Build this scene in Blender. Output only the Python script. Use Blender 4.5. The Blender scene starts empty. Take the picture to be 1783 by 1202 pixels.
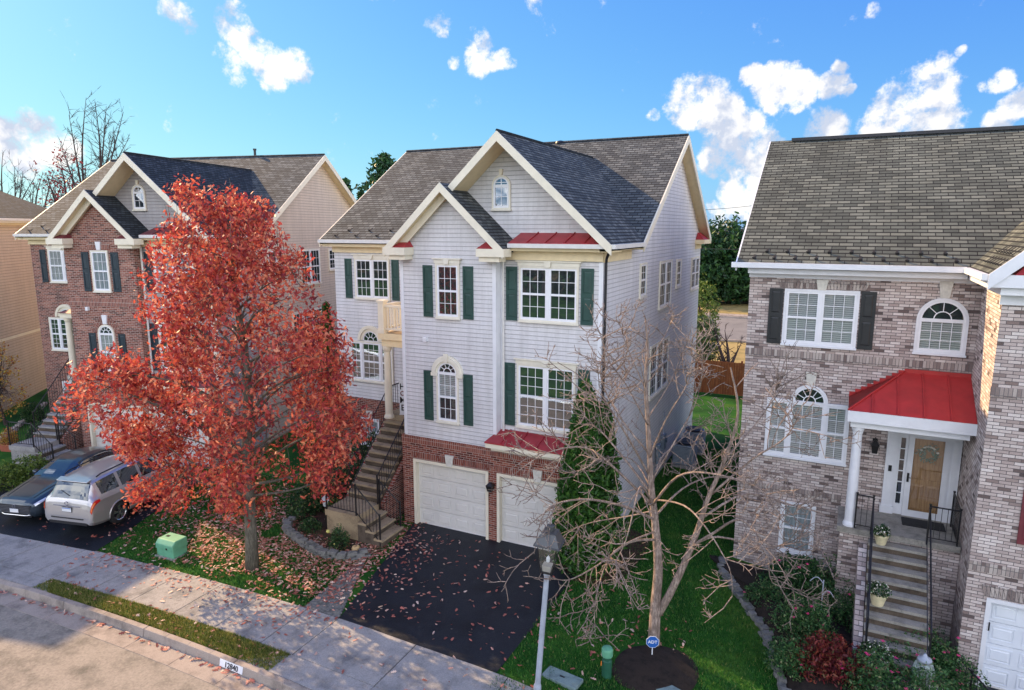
import bpy, math, random
import numpy as np
from mathutils import Vector, Matrix
random.seed(7); RN = np.random.default_rng(7)
C = bpy.context.scene.collection
rad = math.radians

# ------------------------------------------------------------------ materials
class Mt:
    def __init__(s, name):
        s.m = bpy.data.materials.new(name); s.m.use_nodes = True
        s.nt = s.m.node_tree; s.b = s.nt.nodes['Principled BSDF']; s.out = s.nt.nodes['Material Output']
    def n(s, t, **k):
        nd = s.nt.nodes.new(t)
        for a, v in k.items(): setattr(nd, a, v)
        return nd
    def l(s, a, b): s.nt.links.new(a, b)
    def obj(s): return s.n('ShaderNodeTexCoord').outputs['Object']
    def noise(s, scale, detail=4, rough=.6, vec=None, dist=0):
        nd = s.n('ShaderNodeTexNoise'); nd.inputs['Scale'].default_value = scale; nd.inputs['Detail'].default_value = detail
        nd.inputs['Roughness'].default_value = rough; nd.inputs['Distortion'].default_value = dist
        s.l(vec if vec is not None else s.obj(), nd.inputs['Vector']); return nd.outputs['Fac']
    def ramp(s, fac, stops):
        r = s.n('ShaderNodeValToRGB'); e = r.color_ramp.elements
        while len(e) > 1: e.remove(e[0])
        for i, (p, c) in enumerate(stops):
            x = e[0] if i == 0 else e.new(p)
            x.position = p; x.color = (*c, 1) if len(c) == 3 else c
        s.l(fac, r.inputs['Fac']); return r.outputs['Color']
    def mix(s, f, a, b, mode='MIX'):
        nd = s.n('ShaderNodeMix', data_type='RGBA', blend_type=mode)
        for i, v in ((0, f), (6, a), (7, b)):
            if hasattr(v, 'links'): s.l(v, nd.inputs[i])
            else: nd.inputs[i].default_value = v if i == 0 else (*v, 1)
        return nd.outputs[2]
    def math(s, op, a, b=0, c=None):
        nd = s.n('ShaderNodeMath', operation=op)
        for i, v in enumerate((a, b) if c is None else (a, b, c)):
            if hasattr(v, 'links'): s.l(v, nd.inputs[i])
            else: nd.inputs[i].default_value = v
        return nd.outputs[0]
    def bump(s, h, strength=.4, dist=.02):
        nd = s.n('ShaderNodeBump'); nd.inputs['Strength'].default_value = strength; nd.inputs['Distance'].default_value = dist
        s.l(h, nd.inputs['Height']); s.l(nd.outputs[0], s.b.inputs['Normal']); return nd
    def col(s, c):
        if hasattr(c, 'links'): s.l(c, s.b.inputs['Base Color'])
        else: s.b.inputs['Base Color'].default_value = (*c, 1)
        return s
    def p(s, rough=.6, metal=0, spec=.5, **k):
        s.b.inputs['Roughness'].default_value = rough; s.b.inputs['Metallic'].default_value = metal
        s.b.inputs['Specular IOR Level'].default_value = spec
        for a, v in k.items(): s.b.inputs[a].default_value = v
        return s
    def wallmap(s, vs=1.0, swap=False):
        tc = s.n('ShaderNodeTexCoord'); a = s.n('ShaderNodeSeparateXYZ'); b = s.n('ShaderNodeSeparateXYZ')
        s.l(tc.outputs['Object'], a.inputs[0]); s.l(tc.outputs['Normal'], b.inputs[0])
        g = s.math('GREATER_THAN', s.math('ABSOLUTE', b.outputs[0]), s.math('ABSOLUTE', b.outputs[1]))
        u = s.math('ADD', s.math('MULTIPLY', a.outputs[0], s.math('SUBTRACT', 1.0, g)), s.math('MULTIPLY', a.outputs[1], g))
        v = s.math('MULTIPLY', a.outputs[2], vs)
        c = s.n('ShaderNodeCombineXYZ')
        s.l(u, c.inputs[1 if swap else 0]); s.l(v, c.inputs[0 if swap else 1])
        return c.outputs[0], u, v
MATS = {}
def M(name):
    return MATS[name].m
def plain(name, c, rough=.6, metal=0, var=.08, sc=6, bump=0, spec=.5, **k):
    m = Mt(name); f = m.noise(sc, 5)
    m.col(m.ramp(f, [(.25, tuple(x*(1-var*2) for x in c)), (.75, tuple(min(1, x*(1+var)) for x in c))]))
    m.p(rough, metal, spec, **k)
    if bump: m.bump(m.noise(sc*12, 3), bump, .01)
    MATS[name] = m; return m
def brick(name, stops, mortar, w=.205, h=.068, soldier=False, bstr=.5):
    m = Mt(name); vec, u, v = m.wallmap(swap=soldier)
    t = m.n('ShaderNodeTexBrick'); t.offset = .5 if not soldier else 0
    for k, val in (('Scale', 1), ('Mortar Size', .0065), ('Mortar Smooth', .25), ('Bias', 0), ('Brick Width', w), ('Row Height', h)): t.inputs[k].default_value = val
    t.inputs['Color1'].default_value = (0, 0, 0, 1); t.inputs['Color2'].default_value = (1, 1, 1, 1); t.inputs['Mortar'].default_value = (.5, .5, .5, 1)
    m.l(vec, t.inputs['Vector'])
    c = m.ramp(t.outputs['Color'], stops)
    n = m.noise(45, 4); c = m.mix(.35, c, m.ramp(n, [(.3, (.25, .25, .25)), (.7, (1, 1, 1))]), 'MULTIPLY')
    n2 = m.noise(.9, 5); c = m.mix(.22, c, m.ramp(n2, [(.35, (.45, .42, .4)), (.65, (1, 1, 1))]), 'MULTIPLY')
    c = m.mix(t.outputs['Fac'], c, mortar); m.col(c).p(.85, spec=.25)
    m.bump(m.math('ADD', m.math('SUBTRACT', 1.0, t.outputs['Fac']), m.math('MULTIPLY', n, .35)), bstr, .012)
    MATS[name] = m
def shingles(name, stops, gap=(.012, .012, .013), w=.34, h=.15, vs=1.5, mold=None):
    m = Mt(name); vec, u, v = m.wallmap(vs)
    wob = m.noise(1.7, 2)
    t = m.n('ShaderNodeTexBrick')
    for k, val in (('Scale', 1), ('Mortar Size', .011), ('Mortar Smooth', .35), ('Bias', 0), ('Brick Width', w), ('Row Height', h)): t.inputs[k].default_value = val
    t.offset = .5; t.squash = 1
    t.inputs['Color1'].default_value = (0, 0, 0, 1); t.inputs['Color2'].default_value = (1, 1, 1, 1)
    m.l(vec, t.inputs['Vector'])
    c = m.ramp(t.outputs['Color'], stops)
    c = m.mix(.55, c, m.ramp(m.noise(150, 2), [(.3, (.3, .3, .3)), (.7, (1, 1, 1))]), 'MULTIPLY')
    c = m.mix(.5, c, m.ramp(m.noise(1.1, 5, .65), [(.35, (.45, .43, .4)), (.65, (1, 1, 1))]), 'MULTIPLY')
    # butt of each course: step through bump, its shadow line painted into the colour
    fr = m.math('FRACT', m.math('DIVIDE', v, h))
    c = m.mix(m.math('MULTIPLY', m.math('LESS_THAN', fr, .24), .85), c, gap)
    c = m.mix(t.outputs['Fac'], c, gap)
    m.col(c).p(.9, spec=.2)
    hgt = m.math('ADD', m.math('SUBTRACT', 1.0, fr), m.math('MULTIPLY', t.outputs['Color'], .5))
    m.bump(hgt, .8, .02)
    MATS[name] = m
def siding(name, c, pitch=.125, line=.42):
    m = Mt(name); vec, u, v = m.wallmap()
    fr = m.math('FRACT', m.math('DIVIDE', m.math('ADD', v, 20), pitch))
    n = m.noise(.8, 5); n2 = m.noise(14, 3)
    cc = m.ramp(n, [(.3, tuple(x*.86 for x in c)), (.7, c)])
    cc = m.mix(.14, cc, m.ramp(n2, [(.3, (.4, .4, .4)), (.7, (1, 1, 1))]), 'MULTIPLY')
    st = m.n('ShaderNodeMapping'); st.inputs['Scale'].default_value = (5, 5, .35); m.l(m.obj(), st.inputs[0]); cc = m.mix(.22, cc, m.ramp(m.noise(1.2, 5, .6, st.outputs[0]), [(.35, (.5, .48, .45)), (.6, (1, 1, 1))]), 'MULTIPLY')
    cc = m.mix(m.math('LESS_THAN', fr, .13), cc, tuple(x*(line+.06) for x in c))  # shade under each lap, painted into the colour as a dark line
    # butt joints between boards
    row = m.math('FLOOR', m.math('DIVIDE', m.math('ADD', v, 20), pitch))
    j = m.math('FRACT', m.math('ADD', m.math('DIVIDE', u, 3.66), m.math('FRACT', m.math('MULTIPLY', row, .437))))
    cc = m.mix(m.math('MULTIPLY', m.math('LESS_THAN', j, .0035), .4), cc, tuple(x*.4 for x in c))
    m.col(cc).p(.5, spec=.35); m.bump(m.math('SUBTRACT', 1.0, fr), .9, .02)
    MATS[name] = m

brick('red_brick', [(0, (.09, .022, .018)), (.35, (.2, .05, .034)), (.7, (.27, .075, .05)), (1, (.36, .13, .09))], (.42, .36, .31))
brick('red_brick_soldier', [(0, (.16, .04, .03)), (.5, (.26, .065, .042)), (1, (.34, .11, .075))], (.42, .36, .31), soldier=True)
brick('brown_brick', [(0, (.1, .035, .03)), (.4, (.24, .085, .065)), (.8, (.33, .125, .09)), (1, (.4, .19, .14))], (.5, .44, .38))
brick('brown_brick_soldier', [(0, (.17, .055, .045)), (.5, (.28, .095, .07)), (1, (.36, .14, .1))], (.5, .44, .38), soldier=True)
PB = [(0, (.13, .1, .095)), (.05, (.27, .2, .18)), (.14, (.47, .38, .35)), (.6, (.64, .54, .5)), (1, (.8, .72, .68))]
brick('pale_brick', PB, (.1, .09, .095), w=.23, h=.076, bstr=.7)
brick('pale_brick_soldier', [(0, (.2, .15, .14)), (.4, (.4, .33, .3)), (1, (.6, .53, .48))], (.13, .12, .12), w=.23, h=.076, soldier=True)
shingles('shingles_grey', [(0, (.078, .09, .1)), (.5, (.125, .142, .15)), (1, (.2, .215, .215))], w=.26, h=.13)
shingles('shingles_dark', [(0, (.035, .045, .055)), (.5, (.055, .07, .085)), (1, (.085, .1, .12))], w=.2, h=.125)
shingles('shingles_weathered', [(0, (.1, .112, .1)), (.5, (.15, .165, .145)), (1, (.23, .245, .21))], w=.34, h=.135)
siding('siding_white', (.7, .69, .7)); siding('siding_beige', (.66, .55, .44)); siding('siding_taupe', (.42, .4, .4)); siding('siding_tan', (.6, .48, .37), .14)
plain('trim_cream', (.76, .7, .56), .5, var=.05, sc=3); plain('trim_white', (.74, .75, .78), .45, var=.05, sc=3)
plain('soffit', (.78, .65, .41), .6, var=.06, sc=4)
plain('trim_window', (.75, .71, .6), .5, var=.05); plain('sash_white', (.8, .81, .84), .35, var=.03); plain('gutter', (.68, .66, .63), .35, var=.05)
plain('shutter_green', (.022, .066, .055), .5, var=.12, sc=5); plain('shutter_black', (.022, .024, .026), .45, var=.15, sc=5); plain('shutter_navy', (.016, .032, .045), .5, var=.15)
plain('metal_red', (.34, .025, .035), .5, var=.14, sc=3); plain('metal_red_bright', (.42, .03, .028), .48, var=.12, sc=3); plain('metal_maroon', (.16, .03, .04), .5, var=.14, sc=3)
plain('garage_paint', (.66, .64, .6), .45, var=.04, sc=2); plain('garage_white', (.72, .76, .82), .45, var=.04, sc=2)
plain('iron_black', (.012, .012, .014), .4, var=.2); plain('dark_metal', (.03, .03, .034), .35, metal=.5)
plain('keystone', (.62, .6, .54), .8, var=.12, sc=12, bump=.2)
def stain(name, c, dark, sc1=1.3, sc2=60, rough=.85, bump=.25, tint=None):
    m = Mt(name); a = m.noise(sc1, 7, .65); b = m.noise(sc2, 4, .7)
    cc = m.ramp(a, [(.32, dark), (.52, c), (.75, tuple(min(1, x*1.12) for x in c))])
    cc = m.mix(.5, cc, m.ramp(b, [(.3, (.35, .35, .36)), (.62, (1, 1, 1))]), 'MULTIPLY')
    if tint: cc = m.mix(m.ramp(m.noise(sc1*3.1, 4), [(.62, (0, 0, 0)), (.72, (.5, .5, .5))]), cc, tint)
    m.col(cc).p(rough, spec=.3); m.bump(b, bump, .01); MATS[name] = m
stain('concrete', (.34, .33, .32), (.17, .17, .17), 1.6, 38, bump=.5, tint=(.12, .11, .11))
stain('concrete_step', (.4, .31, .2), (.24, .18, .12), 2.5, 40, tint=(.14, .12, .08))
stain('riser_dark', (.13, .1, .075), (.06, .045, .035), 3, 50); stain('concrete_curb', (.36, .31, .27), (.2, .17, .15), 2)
stain('asphalt_new', (.014, .017, .024), (.006, .008, .012), 1.1, 28, .55, .8, tint=(.03, .034, .042))
stain('asphalt_old', (.3, .27, .23), (.15, .14, .12), 1.6, 15, .9, 1.0)
stain('asphalt_road', (.22, .21, .2), (.16, .155, .15), .4, 30)
stain('mulch', (.028, .02, .016), (.012, .009, .008), 5, 50, .95, 1.0)
stain('mulch_brown', (.07, .04, .028), (.025, .016, .012), 5, 50, .95, 1.0)
stain('field_stone', (.2, .2, .19), (.08, .085, .085), 4, 30, .9, .6, tint=(.06, .09, .04))
stain('pebble', (.45, .4, .37), (.15, .13, .12), 14, 40, .9, .9)
stain('dry_grass', (.36, .27, .1), (.2, .17, .06), .5, 12, .95, .5)
m = Mt('grass'); a = m.noise(.55, 6, .6); b = m.noise(38, 4, .8)
cc = m.ramp(a, [(.34, (.014, .07, .013)), (.52, (.028, .14, .018)), (.68, (.1, .21, .03))])
cc = m.mix(.75, cc, m.ramp(b, [(.3, (.2, .25, .2)), (.65, (1, 1, 1))]), 'MULTIPLY'); m.col(cc).p(.9, spec=.15); m.bump(b, 1, .03); MATS['grass'] = m
def leafmat(name, stops, trans=.35, rough=.5):
    m = Mt(name); g = m.n('ShaderNodeNewGeometry').outputs['Random Per Island']
    c = m.ramp(g, stops); c = m.mix(.35, c, m.ramp(m.noise(9, 3), [(.3, (.4, .4, .4)), (.7, (1, 1, 1))]), 'MULTIPLY')
    m.col(c).p(rough, spec=.35)
    tr = m.n('ShaderNodeBsdfTranslucent'); m.l(c, tr.inputs['Color'])
    mx = m.n('ShaderNodeMixShader'); mx.inputs[0].default_value = trans
    m.l(m.b.outputs[0], mx.inputs[1]); m.l(tr.outputs[0], mx.inputs[2]); m.l(mx.outputs[0], m.out.inputs[0]); MATS[name] = m
leafmat('oak_leaf', [(0, (.14, .022, .035)), (.2, (.36, .042, .045)), (.5, (.6, .09, .07)), (.8, (.74, .18, .09)), (1, (.8, .36, .21))], .36)
leafmat('fallen_leaf', [(0, (.26, .07, .055)), (.4, (.48, .16, .12)), (.75, (.66, .36, .28)), (1, (.8, .62, .5))], .1, .7)
leafmat('grass_blade', [(0, (.014, .075, .012)), (.6, (.04, .17, .022)), (.9, (.1, .27, .04)), (1, (.26, .28, .09))], .3)
leafmat('verge_blade', [(0, (.05, .12, .02)), (.5, (.17, .22, .04)), (1, (.42, .34, .12))], .35)
leafmat('arbor_leaf', [(0, (.02, .075, .015)), (.6, (.05, .16, .025)), (1, (.12, .26, .04))], .3)
leafmat('evergreen_leaf', [(0, (.012, .04, .018)), (.6, (.025, .085, .028)), (1, (.06, .15, .035))], .2)
leafmat('bare_wood', [(0, (.07, .06, .045)), (.6, (.16, .13, .09)), (1, (.24, .2, .12))], .1); leafmat('lime_leaf', [(0, (.04, .09, .012)), (.6, (.12, .2, .03)), (1, (.25, .3, .06))], .3)
stain('aggregate', (.33, .31, .27), (.17, .16, .14), 3, 45, .9, .8); leafmat('rose_leaf', [(0, (.02, .07, .025)), (.5, (.05, .15, .045)), (.85, (.1, .22, .06)), (1, (.3, .3, .16))], .3); leafmat('shrub_leaf', [(0, (.012, .04, .016)), (.5, (.03, .09, .03)), (.85, (.07, .16, .04)), (1, (.22, .22, .1))], .25)
leafmat('maple_leaf', [(0, (.06, .01, .015)), (.5, (.2, .025, .03)), (.9, (.3, .07, .04)), (1, (.12, .14, .05))], .3)
leafmat('amber_leaf', [(0, (.25, .06, .02)), (.5, (.5, .25, .04)), (1, (.5, .42, .1))], .35)
leafmat('berry_leaf', [(0, (.14, .02, .03)), (1, (.32, .06, .06))], .3)
plain('pink_petal', (.75, .06, .22), .5, var=.2, sc=20); plain('white_petal', (.75, .72, .62), .5, var=.15, sc=20)
def bark(name, c, d):
    m = Mt(name); mp = m.n('ShaderNodeMapping'); mp.inputs['Scale'].default_value = (1, 1, .18); m.l(m.obj(), mp.inputs[0])
    f = m.noise(26, 6, .7, mp.outputs[0]); f2 = m.noise(5, 5, .7); cc = m.mix(m.ramp(f2, [(.4, (0, 0, 0)), (.65, (.75, .75, .75))]), m.ramp(f, [(.38, d), (.62, c)]), d); m.col(cc).p(.9, spec=.15); m.bump(f, 1, .03); MATS[name] = m
bark('oak_bark', (.2, .185, .15), (.08, .075, .06)); bark('pale_bark', (.48, .38, .32), (.16, .12, .1)); bark('dark_bark', (.1, .075, .07), (.04, .03, .03)); 
def glassmat(name, tint, refl=.32, trans=True, edge=.6):
    m = Mt(name); nt = m.nt
    gl = m.n('ShaderNodeBsdfGlossy'); gl.inputs['Roughness'].default_value = .015; gl.inputs['Color'].default_value = (.9, .95, 1, 1)
    tr = m.n('ShaderNodeBsdfTransparent') if trans else m.n('ShaderNodeBsdfDiffuse'); tr.inputs['Color'].default_value = (*tint, 1)
    lw = m.n('ShaderNodeLayerWeight'); lw.inputs['Blend'].default_value = .5
    f = m.math('ADD', m.math('MULTIPLY', m.math('POWER', lw.outputs['Facing'], 3.5), edge), refl)
    bp = m.n('ShaderNodeBump'); bp.inputs['Strength'].default_value = .06; bp.inputs['Distance'].default_value = .05; m.l(m.noise(1.2, 1), bp.inputs['Height']); m.l(bp.outputs[0], gl.inputs['Normal'])
    mx = m.n('ShaderNodeMixShader'); m.l(f, mx.inputs[0]); m.l(tr.outputs[0], mx.inputs[1]); m.l(gl.outputs[0], mx.inputs[2]); m.l(mx.outputs[0], m.out.inputs[0]); MATS[name] = m
glassmat('window_glass', (.75, .8, .82), .1); glassmat('window_glass_dark', (.75, .8, .82), .24); glassmat('side_glass', (.6, .65, .68), .04, True, .12); glassmat('door_glass', (.9, .92, .92), .1); glassmat('car_glass', (.01, .014, .02), .13, False)
plain('room_dark', (.035, .045, .05), .8, var=.3, sc=1.5)
m = Mt('blinds'); _, u, v = m.wallmap(); fr = m.math('FRACT', m.math('DIVIDE', m.math('ADD', v, 20), .055))
m.col(m.mix(m.math('LESS_THAN', fr, .3), (.62, .6, .56), (.22, .22, .22))).p(.6); MATS['blinds'] = m
m = Mt('curtain'); _, u, v = m.wallmap(); wv = m.math('SINE', m.math('MULTIPLY', u, 55)); m.col(m.mix(m.math('MULTIPLY_ADD', wv, .3, .4), (.5, .52, .52), (.26, .29, .3))).p(.8); MATS['curtain'] = m
def paint(name, c, metal=.6, rough=.3):
    m = plain(name, c, rough, metal, var=.03, sc=2); m.b.inputs['Coat Weight'].default_value = .8; m.b.inputs['Coat Roughness'].default_value = .06
paint('paint_silver', (.5, .48, .47)); paint('paint_blue', (.035, .052, .07)); plain('rubber', (.015, .015, .016), .8); plain('rim', (.55, .56, .58), .25, .9)
plain('black_plastic', (.015, .015, .017), .5); plain('lamp_red', (.55, .015, .015), .2, var=.1); plain('lamp_amber', (.75, .22, .04), .25); plain('lamp_clear', (.7, .72, .75), .15, .3)
plain('plate_white', (.7, .72, .74), .4); plain('chrome', (.7, .7, .72), .12, 1)
plain('lamp_roof', (.09, .095, .1), .35, .3); plain('green_box', (.12, .36, .22), .55, var=.12, sc=3); plain('green_dark', (.02, .1, .06), .45, var=.12); stain('lid', (.2, .28, .28), (.12, .17, .18), 6, 60)
plain('post_paint', (.36, .4, .47), .4, var=.12, sc=5); plain('teal_glaze', (.03, .45, .42), .15, var=.1); plain('cream_pot', (.68, .6, .38), .4, var=.15, sc=8); plain('terra', (.35, .1, .06), .6)
plain('ac_metal', (.2, .25, .3), .45, .3, var=.12); m = Mt('wood_fence'); mp = m.n('ShaderNodeMapping'); mp.inputs['Scale'].default_value = (1, 1, .1); m.l(m.obj(), mp.inputs[0])
f = m.noise(18, 6, .7, mp.outputs[0]); m.col(m.ramp(f, [(.3, (.13, .035, .012)), (.7, (.34, .11, .035))])).p(.8); m.bump(f, .5, .01); MATS['wood_fence'] = m
m = Mt('wood_door'); mp = m.n('ShaderNodeMapping'); mp.inputs['Scale'].default_value = (1, 1, .08); m.l(m.obj(), mp.inputs[0])
f = m.noise(30, 6, .7, mp.outputs[0]); m.col(m.ramp(f, [(.3, (.26, .13, .05)), (.7, (.5, .29, .13))])).p(.45); MATS['wood_door'] = m
plain('sign_blue', (.02, .12, .45), .4); plain('sign_white', (.8, .82, .85), .4); plain('ink', (.02, .02, .025), .6); plain('mat_black', (.02, .02, .022), .95); plain('yellow_globe', (.75, .7, .2), .4)
plain('pumpkin', (.6, .42, .2), .6); plain('wreath_leaf', (.2, .3, .22), .8, var=.4, sc=25); plain('lantern_glass', (.5, .46, .4), .15); plain('urn_glaze', (.42, .5, .45), .2, var=.5, sc=9); plain('pale_lamp', (.55, .6, .65), .3)
plain('far_roof', (.16, .17, .2), .9); plain('far_wall', (.42, .4, .38), .9)
SKY_SAT, SKY_STR, SUN_STR, EXPO = 1.0, .15, 5.0, .9
CLOUD_DARK, CLOUD_LIT = (2.3, 2.55, 3.1), (4.3, 4.2, 4.1)
# ------------------------------------------------------------------ mesh helpers
class MB:
    def __init__(s, T=None): s.v = []; s.f = []; s.k = []; s.T = T; s.cur = 0; s.st = []
    def add(s, vs, fs):
        o = len(s.v); s.st.append((o, len(s.f)))
        for p in vs:
            s.v.append(s.T(*p) if s.T else tuple(p))
        for f in fs: s.f.append([o+i for i in f]); s.k.append(s.cur)
        return s
    def box(s, x0, x1, y0, y1, z0, z1):
        return s.add([(x0,y0,z0),(x1,y0,z0),(x1,y1,z0),(x0,y1,z0),(x0,y0,z1),(x1,y0,z1),(x1,y1,z1),(x0,y1,z1)],
                     [(0,3,2,1),(4,5,6,7),(0,1,5,4),(1,2,6,5),(2,3,7,6),(3,0,4,7)])
    def hexa(s, p):   # 8 points: bottom loop, top loop
        return s.add(p, [(0,3,2,1),(4,5,6,7),(0,1,5,4),(1,2,6,5),(2,3,7,6),(3,0,4,7)])
    def poly(s, pts): return s.add(pts, [tuple(range(len(pts)))])
    def prism(s, pts, d):   # polygon (3D pts) extruded by vector d
        n = len(pts); q = [tuple(a+b for a, b in zip(p, d)) for p in pts]
        return s.add(list(pts)+q, [tuple(range(n))[::-1], tuple(range(n, 2*n))]+[(i, (i+1) % n, n+(i+1) % n, n+i) for i in range(n)])
    def slab(s, pts, t): return s.prism(pts, (0, 0, -t))
    def tube(s, pts, r, n=6, cap=True):
        pts = [Vector(p) for p in pts]; rs = r if hasattr(r, '__len__') else [r]*len(pts)
        vs = []; a = None
        for i, p in enumerate(pts):
            d = (pts[min(i+1, len(pts)-1)]-pts[max(i-1, 0)]).normalized()
            if a is None: a = d.orthogonal().normalized()
            a = (a-d*a.dot(d)).normalized(); b = d.cross(a)
            for j in range(n):
                t = 2*math.pi*j/n; vs.append(tuple(p+(a*math.cos(t)+b*math.sin(t))*rs[i]))
        fs = [(i*n+j, i*n+(j+1) % n, (i+1)*n+(j+1) % n, (i+1)*n+j) for i in range(len(pts)-1) for j in range(n)]
        if cap: fs += [tuple(range(n))[::-1], tuple(range((len(pts)-1)*n, len(pts)*n))]
        return s.add(vs, fs)
    def lathe(s, prof, c=(0, 0, 0), n=20):
        vs = []
        for r, z in prof:
            for j in range(n):
                t = 2*math.pi*j/n; vs.append((c[0]+r*math.cos(t), c[1]+r*math.sin(t), c[2]+z))
        fs = [(i*n+j, i*n+(j+1) % n, (i+1)*n+(j+1) % n, (i+1)*n+j) for i in range(len(prof)-1) for j in range(n)]
        return s.add(vs, fs+[tuple(range(n))[::-1], tuple(range((len(prof)-1)*n, len(prof)*n))])
    def arc(s, c, r0, r1, y0, y1, a0=0, a1=180, n=16):   # ring sector in the xz plane
        for i in range(n):
            t0 = rad(a0+(a1-a0)*i/n); t1 = rad(a0+(a1-a0)*(i+1)/n)
            P = [(c[0]+r*math.cos(t), y, c[1]+r*math.sin(t)) for y in (y0, y1) for r, t in ((r0, t0), (r1, t0), (r1, t1), (r0, t1))]
            s.hexa(P)
        return s
    def build(s, name, mats, parent=None, smooth=False, label=None, fix=True, bevel=0):
        if name in ('soldier_course', 'cornice', 'corner_board', 'cornice_return', 'return_roof', 'door_sill', 'gutter', 'plinth') and len(s.st) > 1:
            for (v0, f0), (v1, f1) in zip(s.st, s.st[1:]+[(len(s.v), len(s.f))]):
                q = MB(); q.v = s.v[v0:v1]; q.f = [[i-v0 for i in f] for f in s.f[f0:f1]]; q.k = s.k[f0:f1]; q.st = [(0, 0)]; o = q.build(name, mats, parent, smooth, label, fix, bevel)
            return o
        me = bpy.data.meshes.new(name); me.from_pydata(s.v, [], s.f)
        if not isinstance(mats, (list, tuple)): mats = [mats]
        for q in mats: me.materials.append(M(q))
        if len(mats) > 1: me.polygons.foreach_set('material_index', s.k)
        if fix and len(s.f) < 60000:
            import bmesh
            bm = bmesh.new(); bm.from_mesh(me); bmesh.ops.recalc_face_normals(bm, faces=bm.faces); bm.to_mesh(me); bm.free()
        if smooth: me.polygons.foreach_set('use_smooth', [True]*len(me.polygons))
        o = bpy.data.objects.new(name, me); C.objects.link(o)
        if parent: o.parent = parent
        if label: o['label'] = label
        if bevel:
            b = o.modifiers.new('bevel', 'BEVEL'); b.width = bevel; b.segments = 2; b.limit_method = 'ANGLE'
        return o
def tag(o, label=None, cat=None, group=None, kind=None):
    if label: o['label'] = label
    if cat: o['category'] = cat
    if group: o['group'] = group
    if kind: o['kind'] = kind
    return o
def thing(name, label, cat, loc=(0, 0, 0), rz=0, group=None):
    o = bpy.data.objects.new(name, None); C.objects.link(o); o.location = loc; o.rotation_euler = (0, 0, rz)
    return tag(o, label, cat, group)
def text_mesh(txt, size, mat, parent, M4, name='lettering', depth=.004, align='CENTER'):
    cu = bpy.data.curves.new(name, 'FONT'); cu.body = txt; cu.size = size; cu.align_x = align; cu.align_y = 'CENTER'; cu.extrude = depth; cu.offset = size*.015
    o = bpy.data.objects.new(name, cu); dg = bpy.context.evaluated_depsgraph_get(); C.objects.link(o); bpy.context.view_layer.update()
    me = bpy.data.meshes.new_from_object(o.evaluated_get(bpy.context.evaluated_depsgraph_get())); bpy.data.objects.remove(o)
    me.materials.clear(); me.materials.append(M(mat))
    o = bpy.data.objects.new(name, me); C.objects.link(o); o.parent = parent; o.matrix_local = M4; return o
def FR(y0, H=None): return lambda u, d, z: (u, y0-d, z)      # wall facing the street at y0
def SD(x0): return lambda u, d, z: (x0+d, u, z)              # wall facing right at x0

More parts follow.
